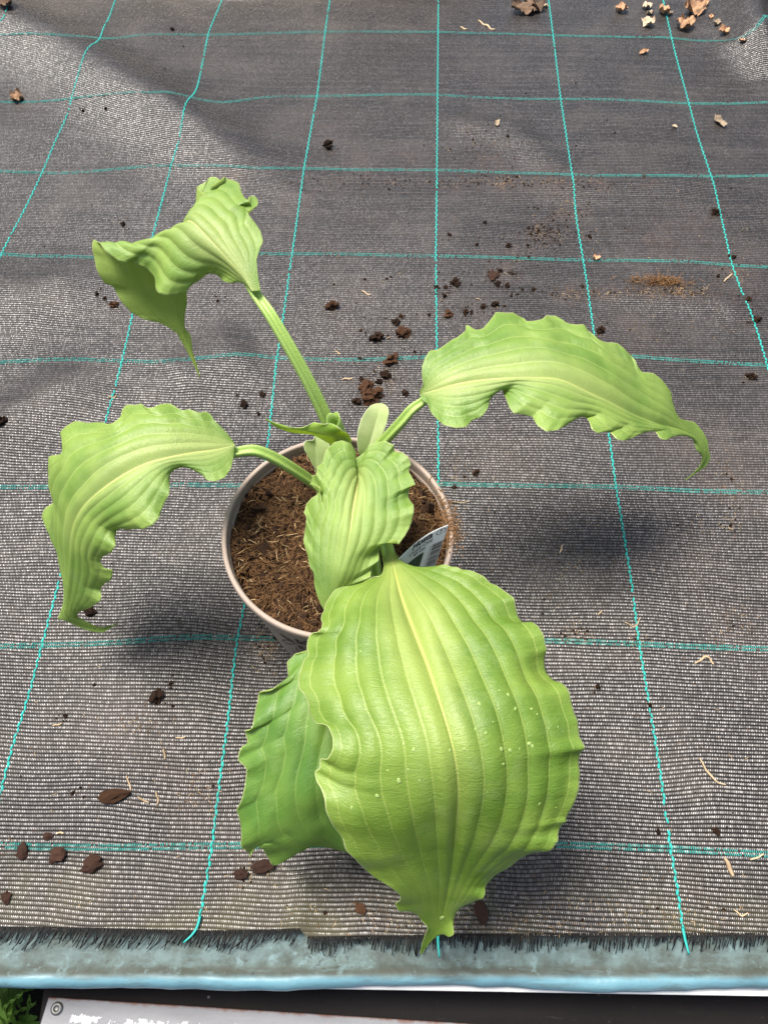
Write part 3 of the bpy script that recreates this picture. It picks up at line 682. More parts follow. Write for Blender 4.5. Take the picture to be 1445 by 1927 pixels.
def leaf(name, mid, left, right, mat, ripple=.7, bulge=.0, nv=6.5, vamp=.0019, mkeys=None, lkeys=None, rkeys=None, N=250, U=41, sig=7, thick=.0004, under='under', flip=False, gut=.0016, msig=5, waves=11, edgeamp=.0018, scal=1.0):
    I = [(0, 0), (1, 1)]; seed_ = mid[0][0] * .1
    def edge(pts, keys):
        q = trace(pts, 520); sm = gsmooth(q, 520 / N * sig * 1.3)
        e0 = np.array([P(*a) for a in sm])
        q[:, :2] = sm[:, :2] + (q[:, :2] - sm[:, :2]) * scal; dv = (q[:, :2] - sm[:, :2]); scale = np.linalg.norm(e0 - CO, axis=1) / F
        t = np.gradient(sm[:, :2], axis=0); t /= np.linalg.norm(t, axis=1)[:, None] + 1e-9
        out_ = dv[:, 0] * t[:, 1] - dv[:, 1] * t[:, 0]
        fade = np.sin(np.linspace(0, math.pi, 520)) ** .4
        hq = q[:, 2] + ripple * out_ * scale * fade
        e1 = np.array([P(a[0], a[1], h) for a, h in zip(q, hq)])
        return reparam(e1, keys or I, N), reparam(e0, keys or I, N)
    m = gsmooth(reparam(np.array([P(*a) for a in trace(mid, 420, 3)]), mkeys or I, N), msig)
    L1, L0 = edge(left, lkeys); R1, R0 = edge(right, rkeys)
    for A in (L0, R0):                                   # keep the ends with the traced edge
        A[:2] = A[:2]
    us = np.linspace(-1, 1, 2 * U + 1); s = np.abs(us)
    def surf(u):
        a = abs(u); e1, e0 = (L1, L0) if u < 0 else (R1, R0)
        return m + (e0 - m) * a + (e1 - e0) * (a ** 3.4)
    V = np.stack([surf(u) for u in us], 1)               # N x cols x 3
    def normals(V):
        du = np.gradient(V, axis=1); dt = np.gradient(V, axis=0); n = np.cross(du, dt); n /= np.linalg.norm(n, axis=2)[..., None] + 1e-12
        return n
    nn = normals(V)
    sg = 1 if nn[5:N // 3, :, 2].mean() > 0 else -1
    nn = nn * sg
    wl_, wr_ = np.linalg.norm(L0 - m, axis=1), np.linalg.norm(R0 - m, axis=1)
    wd = np.where(us[None, :] < 0, wl_[:, None], wr_[:, None])
    blend = np.exp(-(s[None, :] / .1) ** 2); wd = wd * (1 - blend) + ((wl_ + wr_) / 2)[:, None] * blend
    tt = np.linspace(0, 1, N)[:, None]; ss = s[None, :]
    k = np.clip(wd / .065, .08, 1.15) ** 1.3
    cor = np.abs(np.sin(math.pi * nv * ss)) ** .8 - .55
    dsp = vamp * k * cor * sstep(1.0, .72, ss) * sstep(0, .12, tt) * (.25 + .75 * sstep(.95, .45, tt)) * sstep(1, .9, tt)
    dsp = dsp + bulge * wd * 4 * ss * (1 - ss) * np.sin(math.pi * np.clip(tt * 1.05, 0, 1)) ** .5
    dsp = dsp - gut * np.exp(-(ss / .06) ** 2) * k * sstep(1, .6, tt)
    for sd2, msk in ((1.3, us < 0), (4.1, us > 0)):      # the margin's own ripple
        ph = 2 * math.pi * waves * tt + 2.2 * np.sin(5 * tt + sd2) + sd2
        dsp = dsp + edgeamp * np.clip(k, 0, 1) * np.sin(ph) * ss ** 5 * msk[None, :] * sstep(.02, .12, tt) * sstep(1, .88, tt)
    crimp = np.array([[mnoise.noise(Vector((t_ * 42, 5.0 * q_, seed_)))  for q_ in (-1, 1)] for t_ in np.linspace(0, 1, N)])
    dsp = dsp + .0010 * np.clip(k, 0, 1) * np.where(us[None, :] < 0, crimp[:, :1], crimp[:, 1:]) * ss ** 6 * (edgeamp > .0012)
    nz = np.array([[mnoise.noise(Vector(V[i, j]) * 45) for j in range(0, V.shape[1])] for i in range(N)])
    nz2 = np.array([[mnoise.noise(Vector(V[i, j]) * 17 + Vector((3, 1, 2))) for j in range(0, V.shape[1])] for i in range(N)])
    dsp = dsp + (.0010 * nz + .0042 * nz2) * k * sstep(0, .25, ss) * sstep(0, .1, tt)
    nb = np.stack([gsmooth(nn[:, :, c], 2) for c in range(3)], -1); nb /= np.linalg.norm(nb, axis=2)[..., None] + 1e-12
    V = V + nb * dsp[..., None]
    C = len(us); base = np.array(hosta.location)
    f = []
    for i in range(N - 1):
        for j in range(C - 1):
            q = (i * C + j, i * C + j + 1, (i + 1) * C + j + 1, (i + 1) * C + j)
            f.append(q if sg > 0 else q[::-1])
    o = meshobj(name, (V - base).reshape(-1, 3), f, mat, hosta)
    o.data.materials.append(LEAF[under])
    uvl = o.data.uv_layers.new(name='UVMap')
    idx = np.zeros(len(o.data.loops), int); o.data.loops.foreach_get('vertex_index', idx)
    uvv = np.stack([(us[idx % C] + 1) / 2, (idx // C) / (N - 1)], -1); uvl.data.foreach_set('uv', uvv.ravel())
    so_ = o.modifiers.new('thickness', 'SOLIDIFY'); so_.thickness = thick; so_.offset = -1; so_.material_offset = 1; so_.material_offset_rim = 0
    return o, V, nb
def petiole(parent, pix, r0, r1, sub='petiole', groove=True, n=36):
    pts = np.array([P(*p) for p in pix]); pts = gsmooth(resample(pts, n), 3); pts[:, 2] -= r1 * 1.7 * sstep(.78, .98, np.linspace(0, 1, n))
    vs, fs = [], []
    def sec(k):
        an = 2 * math.pi * k / 20 ; a, b = math.cos(an), math.sin(an)
        if groove and b > .0: b = b * (-.15 + 1.15 * min(1, abs(a) * 1.3))
        return a, b
    rad = [(r0 + (r1 - r0) * i / (n - 1)) * (1 - .12 * float(sstep(.80, 1.0, i / (n - 1)))) for i in range(n)]
    tube(vs, fs, [Vector(p) - hosta.location for p in pts], rad, 20, section=sec)
    return meshobj(sub, vs, fs, M_PET, parent)
def pz(x, y, h): return (x, y, h)

# --- leaf arching over at the back left
A0, As = (140, 300), 2.580
mid = Z(A0, As, [(862, 640, .262), (845, 600), (800, 545), (740, 480), (680, 410), (620, 345), (575, 300, .292), (545, 282, .290), (525, 300, .280), (510, 380), (495, 500), (490, 640, .205), (500, 760), (515, 815, .180), (545, 900), (580, 980), (612, 1058, .150)])
left = Z(A0, As, [(850, 632, .260), (835, 603), (800, 597), (760, 602), (725, 592), (690, 560), (650, 548), (610, 565), (580, 590), (558, 612), (548, 640), (500, 655), (455, 660, .238), (420, 652), (395, 612), (385, 575), (360, 535), (320, 505), (280, 492), (245, 500), (215, 492), (185, 470), (155, 450), (125, 410, .250), (100, 386, .252), (88, 405, .245), (88, 455), (110, 530), (148, 600), (185, 615), (210, 655), (235, 690), (280, 745, .190), (335, 775), (400, 785), (440, 805), (470, 824, .180), (498, 820), (503, 850), (540, 915), (575, 980), (608, 1058, .150)])
right = Z(A0, As, [(905, 640, .262), (890, 560), (884, 480, .275), (905, 430), (918, 400), (905, 350), (880, 310), (850, 275, .285), (838, 250), (865, 240), (888, 222), (892, 190), (880, 172), (855, 176), (852, 212), (835, 192), (812, 150), (800, 115), (770, 95, .285), (742, 88), (735, 108), (715, 100), (690, 85), (655, 88), (645, 105), (610, 120), (603, 135), (625, 160), (640, 190, .285), (630, 230), (605, 268, .280), (592, 300), (590, 400, .25), (565, 520), (547, 640, .205), (548, 690), (530, 770), (526, 808, .180), (566, 850), (572, 930), (592, 985), (612, 1058, .150)])
la, _, _ = leaf('leaf', mid, left, right, LEAF['main'], ripple=.4, nv=5, mkeys=[(0, 0), (.5, .47), (1, 1)], lkeys=[(0, 0), (.5, .53), (1, 1)], rkeys=[(0, 0), (.5, .56), (1, 1)], sig=6)
tag(la, 'leaf folded over backwards with its pale underside and tip hanging')
petiole(la, [(646, 890, .128), (638, 850, .150), (618, 793, .178), (580, 715, .212), (535, 635, .240), (495, 570, .257), (474, 535, .262), (464, 514, .268)], .0062, .0048)

# --- leaf reaching to the right
B0, Bs = (740, 560), 2.258
mid = Z(B0, Bs, [(112, 410, .205), (160, 400), (230, 375, .222), (330, 352), (430, 343), (560, 340, .226), (690, 338), (740, 350, .222), (820, 395), (920, 440, .196), (1030, 500), (1130, 540, .155), (1220, 560), (1290, 590, .118), (1325, 640), (1338, 680, .095), (1310, 720), (1235, 778, .075)])
left = Z(B0, Bs, [(112, 400, .207), (130, 370), (122, 330), (122, 290), (135, 255, .228), (155, 225), (185, 222), (205, 210), (245, 180), (270, 172), (298, 150), (302, 130), (330, 130), (350, 138), (380, 130), (405, 105), (430, 82), (480, 75, .216), (510, 67), (535, 75), (560, 95), (600, 98), (630, 95), (650, 75), (690, 72), (730, 95), (780, 115), (815, 120), (830, 140), (870, 175, .202), (910, 188), (950, 195), (985, 225), (1010, 245), (1025, 280), (1060, 315), (1100, 322), (1140, 350), (1170, 385, .160), (1183, 410), (1175, 440), (1180, 480), (1210, 512), (1235, 520), (1280, 530, .124), (1315, 570), (1335, 610), (1338, 650), (1348, 680, .095), (1328, 718), (1282, 748), (1235, 780, .075)])
right = Z(B0, Bs, [(112, 405, .205), (118, 430), (145, 450), (160, 490), (190, 520, .209), (215, 545), (265, 558), (310, 550), (335, 520), (375, 505), (400, 475), (408, 440), (400, 405), (430, 380), (465, 392), (472, 415), (490, 460), (515, 490, .216), (560, 500), (590, 510), (610, 545), (650, 568), (700, 562), (735, 535), (755, 510), (800, 496), (825, 520), (840, 560), (875, 578, .203), (905, 565), (925, 580), (945, 605), (975, 610), (1020, 595), (1055, 565), (1090, 550), (1110, 565), (1130, 600), (1155, 608), (1190, 590, .146), (1225, 562), (1250, 570), (1275, 610), (1290, 655), (1322, 662, .098), (1330, 690), (1300, 725), (1235, 776, .075)])
lb, _, _ = leaf('leaf', mid, left, right, LEAF['main'], ripple=-1.5, bulge=.06, nv=5)
tag(lb, 'long leaf with a curled thread-like tip reaching over the bare fabric')
petiole(lb, [(668, 895, .128), (690, 870, .140), (722, 830, .165), (757, 793, .188), (790, 750, .203), (804, 738, .209)], .0056, .0042)

# --- leaf drooping on the left
C0, Cs = (60, 730), 2.491
mid = Z(C0, Cs, [(955, 268, .203), (860, 290), (760, 300, .217), (640, 325), (540, 350, .224), (450, 390), (370, 440, .218), (290, 500), (230, 560, .198), (195, 620), (175, 700, .165), (170, 800), (165, 900, .125), (160, 1000), (150, 1055, .085), (148, 1082, .074), (230, 1112, .064), (330, 1143, .060), (402, 1105, .056)])
left = Z(C0, Cs, [(945, 250, .203), (910, 205), (880, 175), (850, 145), (835, 118), (810, 110), (785, 118, .222), (740, 100), (700, 105), (670, 90), (645, 70), (600, 80), (570, 95), (540, 92), (505, 72), (470, 78), (435, 70, .225), (425, 100), (415, 140), (385, 165), (340, 172), (310, 160), (290, 152), (260, 162), (215, 160), (175, 185), (140, 215, .200), (143, 245), (150, 290), (142, 312), (110, 318), (75, 345), (66, 380, .170), (90, 410), (128, 430), (135, 470), (128, 525), (90, 535), (58, 565, .140), (53, 600), (75, 632), (110, 645), (130, 685), (135, 725), (122, 740, .115), (122, 780), (148, 820), (155, 860), (158, 930, .095), (152, 1000), (140, 1040), (120, 1082, .074), (160, 1092), (230, 1125, .064), (280, 1142), (335, 1148, .060), (402, 1108, .056)])
right = Z(C0, Cs, [(950, 292, .202), (945, 330), (935, 375), (905, 420, .206), (860, 437), (820, 430), (800, 410), (765, 390), (740, 375), (715, 365), (670, 380), (648, 405), (645, 450, .218), (648, 500), (620, 545), (605, 580), (600, 610), (570, 645), (520, 665, .206), (470, 660), (435, 655), (400, 670), (390, 700), (400, 745), (380, 770, .178), (335, 785), (325, 810), (340, 845), (380, 858), (375, 895), (345, 920), (320, 945, .124), (327, 975), (322, 1000), (270, 1035), (230, 1045), (200, 1062, .082), (240, 1085), (300, 1118, .063), (340, 1132), (402, 1102, .056)])
lc, _, _ = leaf('leaf', mid, left, right, LEAF['main'], ripple=1.4, bulge=.10, nv=5, lkeys=[(0, 0), (.85, .87), (1, 1)], mkeys=[(0, 0), (.85, .80), (1, 1)], rkeys=[(0, 0), (.85, .86), (1, 1)])
tag(lc, 'leaf arching down with a drooping tip beside the pot')
petiole(lc, [(640, 905, .128), (612, 925, .140), (585, 905, .155), (548, 880, .176), (508, 855, .192), (470, 842, .200), (439, 839, .203), (424, 842, .206)], .0052, .0046)

# --- leaf drooping below, under the front leaf
F0, Fs = (420, 1200), 4.014
left = Z(F0, Fs, [(760, 80, .165), (690, 95), (620, 112, .168), (540, 135), (480, 180), (475, 230), (480, 290), (440, 350), (370, 405), (310, 430), (262, 455, .168), (235, 510), (230, 590), (225, 660), (205, 715), (165, 740), (170, 800), (150, 860), (105, 925), (150, 960, .150), (175, 1010), (175, 1090), (165, 1160), (115, 1260), (100, 1310), (120, 1400), (140, 1480), (133, 1530), (150, 1600), (175, 1645, .098), (215, 1600), (270, 1575), (305, 1600), (315, 1650), (370, 1725, .088), (430, 1700), (480, 1640), (540, 1600), (600, 1580), (700, 1575, .080), (800, 1585), (900, 1605), (1010, 1655), (1120, 1690, .070)])
mid = [(712, 1120, .158), (690, 1200, .170), (668, 1290, .172), (650, 1380), (638, 1450, .158), (630, 1510), (632, 1560, .115), (652, 1600, .090), (700, 1622, .070)]
right = [(716, 1120, .158), (770, 1150, .165), (810, 1240), (815, 1340, .160), (790, 1440), (765, 1500, .135), (740, 1560), (720, 1600, .085), (700, 1622, .070)]
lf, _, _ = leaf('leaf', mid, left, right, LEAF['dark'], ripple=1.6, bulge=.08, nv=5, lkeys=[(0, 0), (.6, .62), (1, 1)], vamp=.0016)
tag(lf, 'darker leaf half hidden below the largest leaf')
petiole(lf, [(664, 905, .128), (685, 960, .140), (703, 1040, .150), (711, 1110, .157), (702, 1160, .164)], .0055, .0050)

# --- heart-shaped leaf over the soil
D0, Ds = (400, 740), 2.89
mid = Z(D0, Ds, [(785, 420, .196), (790, 480), (776, 560, .210), (760, 650), (745, 760, .214), (725, 870), (700, 980, .200), (660, 1090), (612, 1185, .172)])
left = Z(D0, Ds, [(784, 420, .196), (755, 395), (742, 365), (770, 347), (778, 320, .208), (750, 285), (700, 265), (665, 270), (635, 295, .218), (610, 330), (600, 370), (570, 400), (565, 440), (540, 450), (536, 485), (560, 500), (582, 512), (560, 555), (510, 600, .205), (502, 640), (510, 690), (498, 750), (500, 820, .196), (515, 880), (530, 940), (550, 985), (555, 1040), (570, 1100, .180), (590, 1150), (612, 1188, .172)])
right = Z(D0, Ds, [(786, 420, .196), (768, 405), (757, 380), (790, 350), (830, 320), (850, 285), (895, 270, .216), (940, 265), (985, 285), (992, 310), (1030, 325), (1060, 350), (1075, 390), (1070, 430), (1090, 470, .218), (1096, 500), (1074, 520), (1070, 560), (1090, 600), (1092, 650), (1080, 700), (1065, 735, .208), (1040, 775), (1000, 815), (980, 808), (945, 800), (915, 825), (905, 860, .198), (900, 910), (862, 960), (855, 998), (800, 1030), (740, 1075), (680, 1130, .178), (612, 1188, .172)])
ld, _, _ = leaf('leaf', mid, left, right, LEAF['main'], ripple=1.7, bulge=.04, nv=5, scal=1.3)
tag(ld, 'upright heart-shaped leaf over the middle of the pot')
petiole(ld, [(654, 893, .128), (660, 892, .150), (666, 888, .175), (671, 886, .194), (673, 897, .199)], .0046, .0034)

# --- the largest leaf, in front
def c3(p): return (540 + p[0] / 4.817, 1020 + p[1] / 4.817) + tuple(p[2:])
def c4(p): return (820 + p[0] / 4.817, 1040 + p[1] / 4.817) + tuple(p[2:])
def c5(p): return (560 + p[0] / 4.817, 1420 + p[1] / 4.817) + tuple(p[2:])
def c6(p): return (800 + p[0] / 4.516, 1360 + p[1] / 4.516) + tuple(p[2:])
def c2(p): return (420 + p[0] / 4.014, 1200 + p[1] / 4.014) + tuple(p[2:])
left = [c3(p) for p in [(838, 30, .171), (850, 90), (872, 160), (886, 230), (878, 300, .190), (850, 322), (820, 320), (770, 325), (715, 345), (690, 365), (640, 385), (580, 405, .200), (530, 410), (460, 430), (420, 455), (370, 510), (335, 555), (335, 590), (305, 625), (298, 670), (320, 720), (315, 780), (270, 825), (200, 840), (170, 870, .210), (165, 920), (180, 970), (170, 1020), (130, 1050), (115, 1100), (115, 1150), (95, 1220), (105, 1290), (110, 1335)]] + \
       [c2(p) for p in [(610, 425), (640, 490), (645, 560), (685, 630), (720, 670), (785, 700), (805, 735), (828, 790, .218), (832, 840), (800, 885), (735, 910), (730, 985), (690, 1005), (705, 1090), (765, 1210), (780, 1290)]] + \
       [c5(p) for p in [(265, 490, .208), (330, 640), (410, 745), (435, 820), (520, 910), (600, 1050), (700, 1130, .154), (830, 1190), (900, 1245), (937, 1290), (930, 1335), (880, 1352), (915, 1415), (1000, 1410), (1080, 1450), (1180, 1555, .088), (1190, 1575), (1150, 1650), (1120, 1740), (1110, 1818, .066)]]
right = [c3(p) for p in [(966, 30, .171), (985, 100), (1020, 180), (1060, 210, .192), (1200, 235), (1300, 220), (1400, 200)]] + \
        [c4(p) for p in [(30, 102, .204), (80, 102), (150, 130), (185, 128), (235, 160), (330, 178), (440, 212), (490, 255), (545, 265), (610, 320), (660, 370), (712, 415), (718, 480), (745, 560), (790, 595), (830, 598), (865, 580, .214), (930, 650), (975, 740), (1000, 840), (1018, 870), (1010, 960), (1030, 1060), (1080, 1145), (1130, 1175), (1200, 1265), (1225, 1340), (1265, 1450), (1295, 1520), (1293, 1600)]] + \
        [c6(p) for p in [(1300, 120, .210), (1320, 165), (1347, 205), (1310, 240), (1310, 330), (1325, 440), (1310, 560), (1270, 640), (1225, 750), (1200, 820), (1212, 850), (1150, 900), (1130, 950), (1130, 1000), (1075, 1065, .168), (1000, 1080), (860, 1140), (740, 1210), (600, 1290, .136), (540, 1360), (510, 1400), (513, 1450), (490, 1500), (430, 1510), (330, 1550), (270, 1600), (240, 1680), (237, 1720, .092), (243, 1800), (200, 1825), (150, 1795, .080)]] + [(815, 1762), (800, 1780), (794, 1796, .066)]
mid = Z((420, 1000), 2.0643, [(640, 55, .170), (665, 150, .192), (690, 250), (740, 380, .222), (790, 500), (840, 650, .240), (880, 780), (905, 880, .240), (920, 1000), (915, 1100, .206), (905, 1200), (890, 1320, .148), (865, 1440), (848, 1525, .090), (830, 1555, .082), (795, 1590), (770, 1640, .066)])
le, EV, EN = leaf('leaf', mid, left, right, LEAF['front'], ripple=1.5, bulge=.05, nv=5.5, vamp=.0015, lkeys=[(0, 0), (.88, .91), (1, 1)], mkeys=[(0, 0), (.88, .90), (1, 1)], rkeys=[(0, 0), (.88, .90), (1, 1)], gut=.0022, U=55)
tag(le, 'largest leaf, broad and flat with dried water spots and a curled tip')
petiole(le, [(662, 905, .128), (690, 945, .143), (714, 990, .158), (727, 1024, .168), (733, 1050, .180), (738, 1072, .188)], .0056, .0052)
# water spots drying on it
n_ = NT('water_spot'); wv = n_.obj()
M_WET = n_.done(n_.bsdf(n_.mix(n_.noise(wv, 300), (.22, .32, .07), (.30, .40, .13)), .35, .4))
ZE = lambda a, b: (420 + a / 2.0643, 1000 + b / 2.0643)
spots = [(910, 785, 8), (940, 850, 9), (983, 772, 10), (1020, 785, 7), (1045, 740, 5), (990, 665, 11), (1078, 850, 11), (1115, 845, 9), (1148, 848, 5), (1190, 825, 12), (1205, 835, 8), (1085, 910, 8), (1010, 880, 7), (1130, 690, 9), (1065, 692, 6), (1195, 690, 7), (1218, 710, 6), (1108, 635, 8), (1075, 620, 6),
         (598, 1025, 10), (682, 970, 12), (700, 830, 9), (735, 845, 10), (715, 925, 6), (830, 855, 5), (878, 855, 6), (915, 945, 4), (765, 965, 5), (1025, 1010, 4), (1228, 1062, 7), (1290, 1075, 4), (850, 1500, 16), (500, 1070, 8), (530, 465, 5), (1260, 770, 5), (1300, 760, 4), (640, 930, 5)]
Ef = EV.reshape(-1, 3); Nf = EN.reshape(-1, 3); dd = Ef - CO; dz = dd @ FWD
ppx = W0 / 2 + F * (dd @ RT) / dz; ppy = H0 / 2 - F * (dd @ UP) / dz
vs, fs = [], []
for a, b, r in spots:
    px, py = ZE(a, b); i = int(np.argmin((ppx - px) ** 2 + (ppy - py) ** 2)); c = Vector(Ef[i]); nn = Vector(Nf[i]); r = r * .00014
    t1 = nn.orthogonal().normalized(); t2 = nn.cross(t1); b0 = len(vs); ph = random.uniform(0, 6); ec = random.uniform(.65, 1)
    for rr, hh in ((1, -.0002), (.88, .0003), (.5, .0006)):
        for k in range(14):
            an = k * math.pi / 7; q = r * rr * (1 + .16 * math.sin(2 * an + ph) + .08 * math.sin(3 * an))
            vs.append(c + t1 * (q * math.cos(an)) + t2 * (q * ec * math.sin(an)) + nn * (hh * r / .0026) - hosta.location)
    for j in range(2):
        for k in range(14): fs.append((b0 + j * 14 + k, b0 + j * 14 + (k + 1) % 14, b0 + j * 14 + 14 + (k + 1) % 14, b0 + j * 14 + 14 + k))
    fs.append(tuple(b0 + 28 + k for k in range(14)))
tag(meshobj('water_spots', vs, fs, M_WET, le), kind='stuff')

# --- rolled young leaf and two bracts at the crown
G0, Gs = (480, 740), 4.516
mid = Z(G0, Gs, [(800, 440, .172), (760, 400, .186), (690, 375, .192), (600, 345, .197), (500, 325, .200), (400, 312), (280, 300, .207), (170, 258), (88, 215, .212)])
left = Z(G0, Gs, [(815, 425, .168), (815, 385), (790, 340), (745, 320, .205), (715, 295), (670, 262), (630, 252), (595, 262), (560, 258), (525, 250), (490, 248, .206), (450, 270), (415, 290), (350, 290), (290, 283, .208), (170, 248), (88, 215, .212)])
right = Z(G0, Gs, [(780, 445, .166), (745, 405), (700, 418), (640, 430, .176), (600, 410), (560, 388), (520, 362), (480, 348, .189), (400, 342), (330, 335), (280, 325, .200), (170, 282), (88, 215, .212)])
lg, _, _ = leaf('young_leaf', mid, left, right, LEAF['young'], ripple=.4, nv=3.5, vamp=.0007, N=90, U=16, sig=4, under='young', msig=3, edgeamp=.001, waves=5)
vs, fs = [], []                                            # its still rolled throat
cpt = Vector(P(480 + 722 / Gs, 740 + 362 / Gs, .183)); axis = Vector((-.25, .05, 1)).normalized(); e1 = axis.orthogonal().normalized(); e2 = axis.cross(e1)
for i in range(8):
    for k in range(40):
        an = k / 39 * 2.45 * math.pi; r = .0042 + .0009 * an / math.pi + .0012 * (i / 7 - .5)
        vs.append(cpt + axis * (-.040 + .060 * i / 7 + .004 * math.sin(an * 1.3)) + e1 * (r * math.cos(an)) + e2 * (r * math.sin(an)) - hosta.location)
for i in range(7):
    for k in range(39): fs.append((i * 40 + k, i * 40 + k + 1, i * 40 + 41 + k, i * 40 + 40 + k))
ro = meshobj('rolled_base', vs, fs, M_PET, lg); q = ro.modifiers.new('thickness', 'SOLIDIFY'); q.thickness = .0006
mid = Z(G0, Gs, [(925, 560, .142), (960, 480, .150), (990, 380, .158), (1020, 270, .166), (1050, 160, .173), (1078, 85, .175)])
left = Z(G0, Gs, [(905, 560, .143), (878, 500, .152), (866, 420), (868, 330, .166), (900, 220), (940, 150, .176), (985, 102), (1030, 86), (1078, 84, .175)])
right = Z(G0, Gs, [(945, 560, .143), (1010, 480, .152), (1055, 400), (1090, 330, .166), (1122, 240), (1137, 160, .176), (1128, 118), (1108, 98), (1078, 85, .175)])
lh, _, _ = leaf('bract', mid, left, right, LEAF['bract'], ripple=0, nv=6, vamp=.0003, N=70, U=14, sig=3, under='bract', gut=.0006, edgeamp=0)
mid = Z(G0, Gs, [(535, 720, .142), (530, 650, .148), (515, 560, .155), (510, 470, .162), (512, 400, .167), (507, 366, .169)])
left = Z(G0, Gs, [(525, 720, .142), (510, 640, .150), (470, 570), (425, 490, .164), (410, 440), (430, 402, .170), (470, 402), (500, 400), (505, 366, .169)])
right = Z(G0, Gs, [(550, 720, .142), (575, 650, .148), (610, 560, .155), (640, 470, .163), (628, 425, .166), (580, 395), (540, 372), (509, 365, .169)])
li, _, _ = leaf('bract', mid, left, right, LEAF['bract'], ripple=0, nv=6, vamp=.0003, N=70, U=14, sig=3, under='bract', gut=.0006, edgeamp=0)
# small sheath curl beside the heart-shaped leaf
mid = Z(D0, Ds, [(590, 560, .150), (570, 520, .160), (552, 480, .172), (545, 452, .180)])
left = Z(D0, Ds, [(582, 562, .150), (550, 515, .160), (535, 480, .172), (540, 452, .180)])
right = Z(D0, Ds, [(600, 558, .150), (592, 510, .160), (580, 470, .172), (562, 448, .180)])
leaf('bract', mid, left, right, LEAF['young'], ripple=0, nv=3, vamp=.0002, N=30, U=8, sig=2, under='young', gut=.0004, edgeamp=0)

# ------------------------------------------------------------ plant label
TL, TR, BR = Vector(P(751, 1051.5, .184)), Vector(P(843.5, 988, .184)), Vector(P(820, 1061, .152))
ex = TR - TL; TW = ex.length; ex.normalize()
dn = BR - TR; dn = dn - ex * dn.dot(ex) * .0; TLn = dn.length; ey = -dn.normalized(); nz = ex.cross(ey).normalized()
if nz.dot(Vector(CO) - TL) < 0: nz = -nz
lab = empty('plant_label', TL - ey * TLn * 1.75); tag(lab, 'white plastic plant label with black print and a barcode stuck in the soil', 'label')
bow = lambda a: .0030 * math.sin(math.pi * min(max(a, 0), 1))          # the sheet is slightly bowed
def T(a, b, lift=0.0): return TL + ex * (a * TW) - ey * (b * TLn - bow(a) * .9) + nz * (lift - bow(a) * .6) - lab.location
vs, fs = [], []; na, nb_ = 14, 8
for s in (0, -.0006):
    for i in range(na + 1):
        for j in range(nb_ + 1): vs.append(T(i / na, j / nb_ * 1.75, s))
off = (na + 1) * (nb_ + 1)
for i in range(na):
    for j in range(nb_):
        q = (i * (nb_ + 1) + j, (i + 1) * (nb_ + 1) + j, (i + 1) * (nb_ + 1) + j + 1, i * (nb_ + 1) + j + 1); fs += [q[::-1], tuple(k + off for k in q)]
bd = [i * (nb_ + 1) for i in range(na + 1)] + [na * (nb_ + 1) + j for j in range(1, nb_ + 1)] + [i * (nb_ + 1) + nb_ for i in range(na - 1, -1, -1)] + [j for j in range(nb_ - 1, 0, -1)]
for k in range(len(bd)):
    a, b = bd[k], bd[(k + 1) % len(bd)]; fs.append((a, b, b + off, a + off))
meshobj('card', vs, fs, M_TAG, lab, False)
def patch(vs, fs, a0, a1, b0, b1, n=4, lift=.0003):
    for i in range(n):
        q = len(vs); u0, u1 = a0 + (a1 - a0) * i / n, a0 + (a1 - a0) * (i + 1) / n
        vs += [T(u0, b0, lift), T(u1, b0, lift), T(u1, b1, lift), T(u0, b1, lift)]; fs.append((q, q + 1, q + 2, q + 3))
vs, fs = [], []; patch(vs, fs, .0, .615, .45, 1.08, 8); meshobj('picture', vs, fs, M_TAGPIC, lab, False)
vs, fs = [], []; b = .37
while b < 1.04:
    t = random.choice((.008, .012, .018, .026)); patch(vs, fs, .775, .985, b, b + t, 2); b += t + random.choice((.009, .012, .018))
for k in range(26): patch(vs, fs, .735, .755, .385 + k * .024, .397 + k * .024, 1)
meshobj('barcode', vs, fs, M_INK, lab, False)
def text(body, a0, a1, b, name, bold=0.0):
    cu = bpy.data.curves.new('text', 'FONT'); cu.body = body; cu.size = 1; cu.offset = bold
    to = bpy.data.objects.new('text', cu); link(to); dg = bpy.context.evaluated_depsgraph_get(); dg.update()
    me = bpy.data.meshes.new_from_object(to.evaluated_get(dg)); bpy.data.objects.remove(to)
    bm_ = bmesh.new(); bm_.from_mesh(me); bmesh.ops.triangulate(bm_, faces=bm_.faces); bm_.to_mesh(me); bm_.free()
    xsx = [v.co.x for v in me.vertices]; w_ = max(xsx) - min(xsx); k = (a1 - a0) / w_; x0 = min(xsx)
    for v in me.vertices:
        aa = a0 + (v.co.x - x0) * k; bb = b - v.co.y * k * TW / TLn; v.co = T(aa, bb, .00035)
    o = bpy.data.objects.new(name, me); link(o, lab); me.materials.append(M_INK)
text('Hosta', .295, .705, .135, 'plant_name', .035)
text('Unruly Child', .262, .735, .262, 'variety_name', .012)
text('45 cm', .365, .61, .375, 'height_text', .015)
text('P', .853, .895, .112, 'circle_letter', .03)
vs, fs = [], []
for k in range(40):
    for r in (.094, .080):
        an = k * math.pi / 20; vs.append(T(.872 + r * math.cos(an), .088 + r * TW / TLn * math.sin(an) * .62, .0003))
for k in range(40): q, q2 = 2 * k, 2 * ((k + 1) % 40); fs.append((q, q2, q2 + 1, q + 1))
meshobj('circle_mark', vs, fs, M_INK, lab, False)

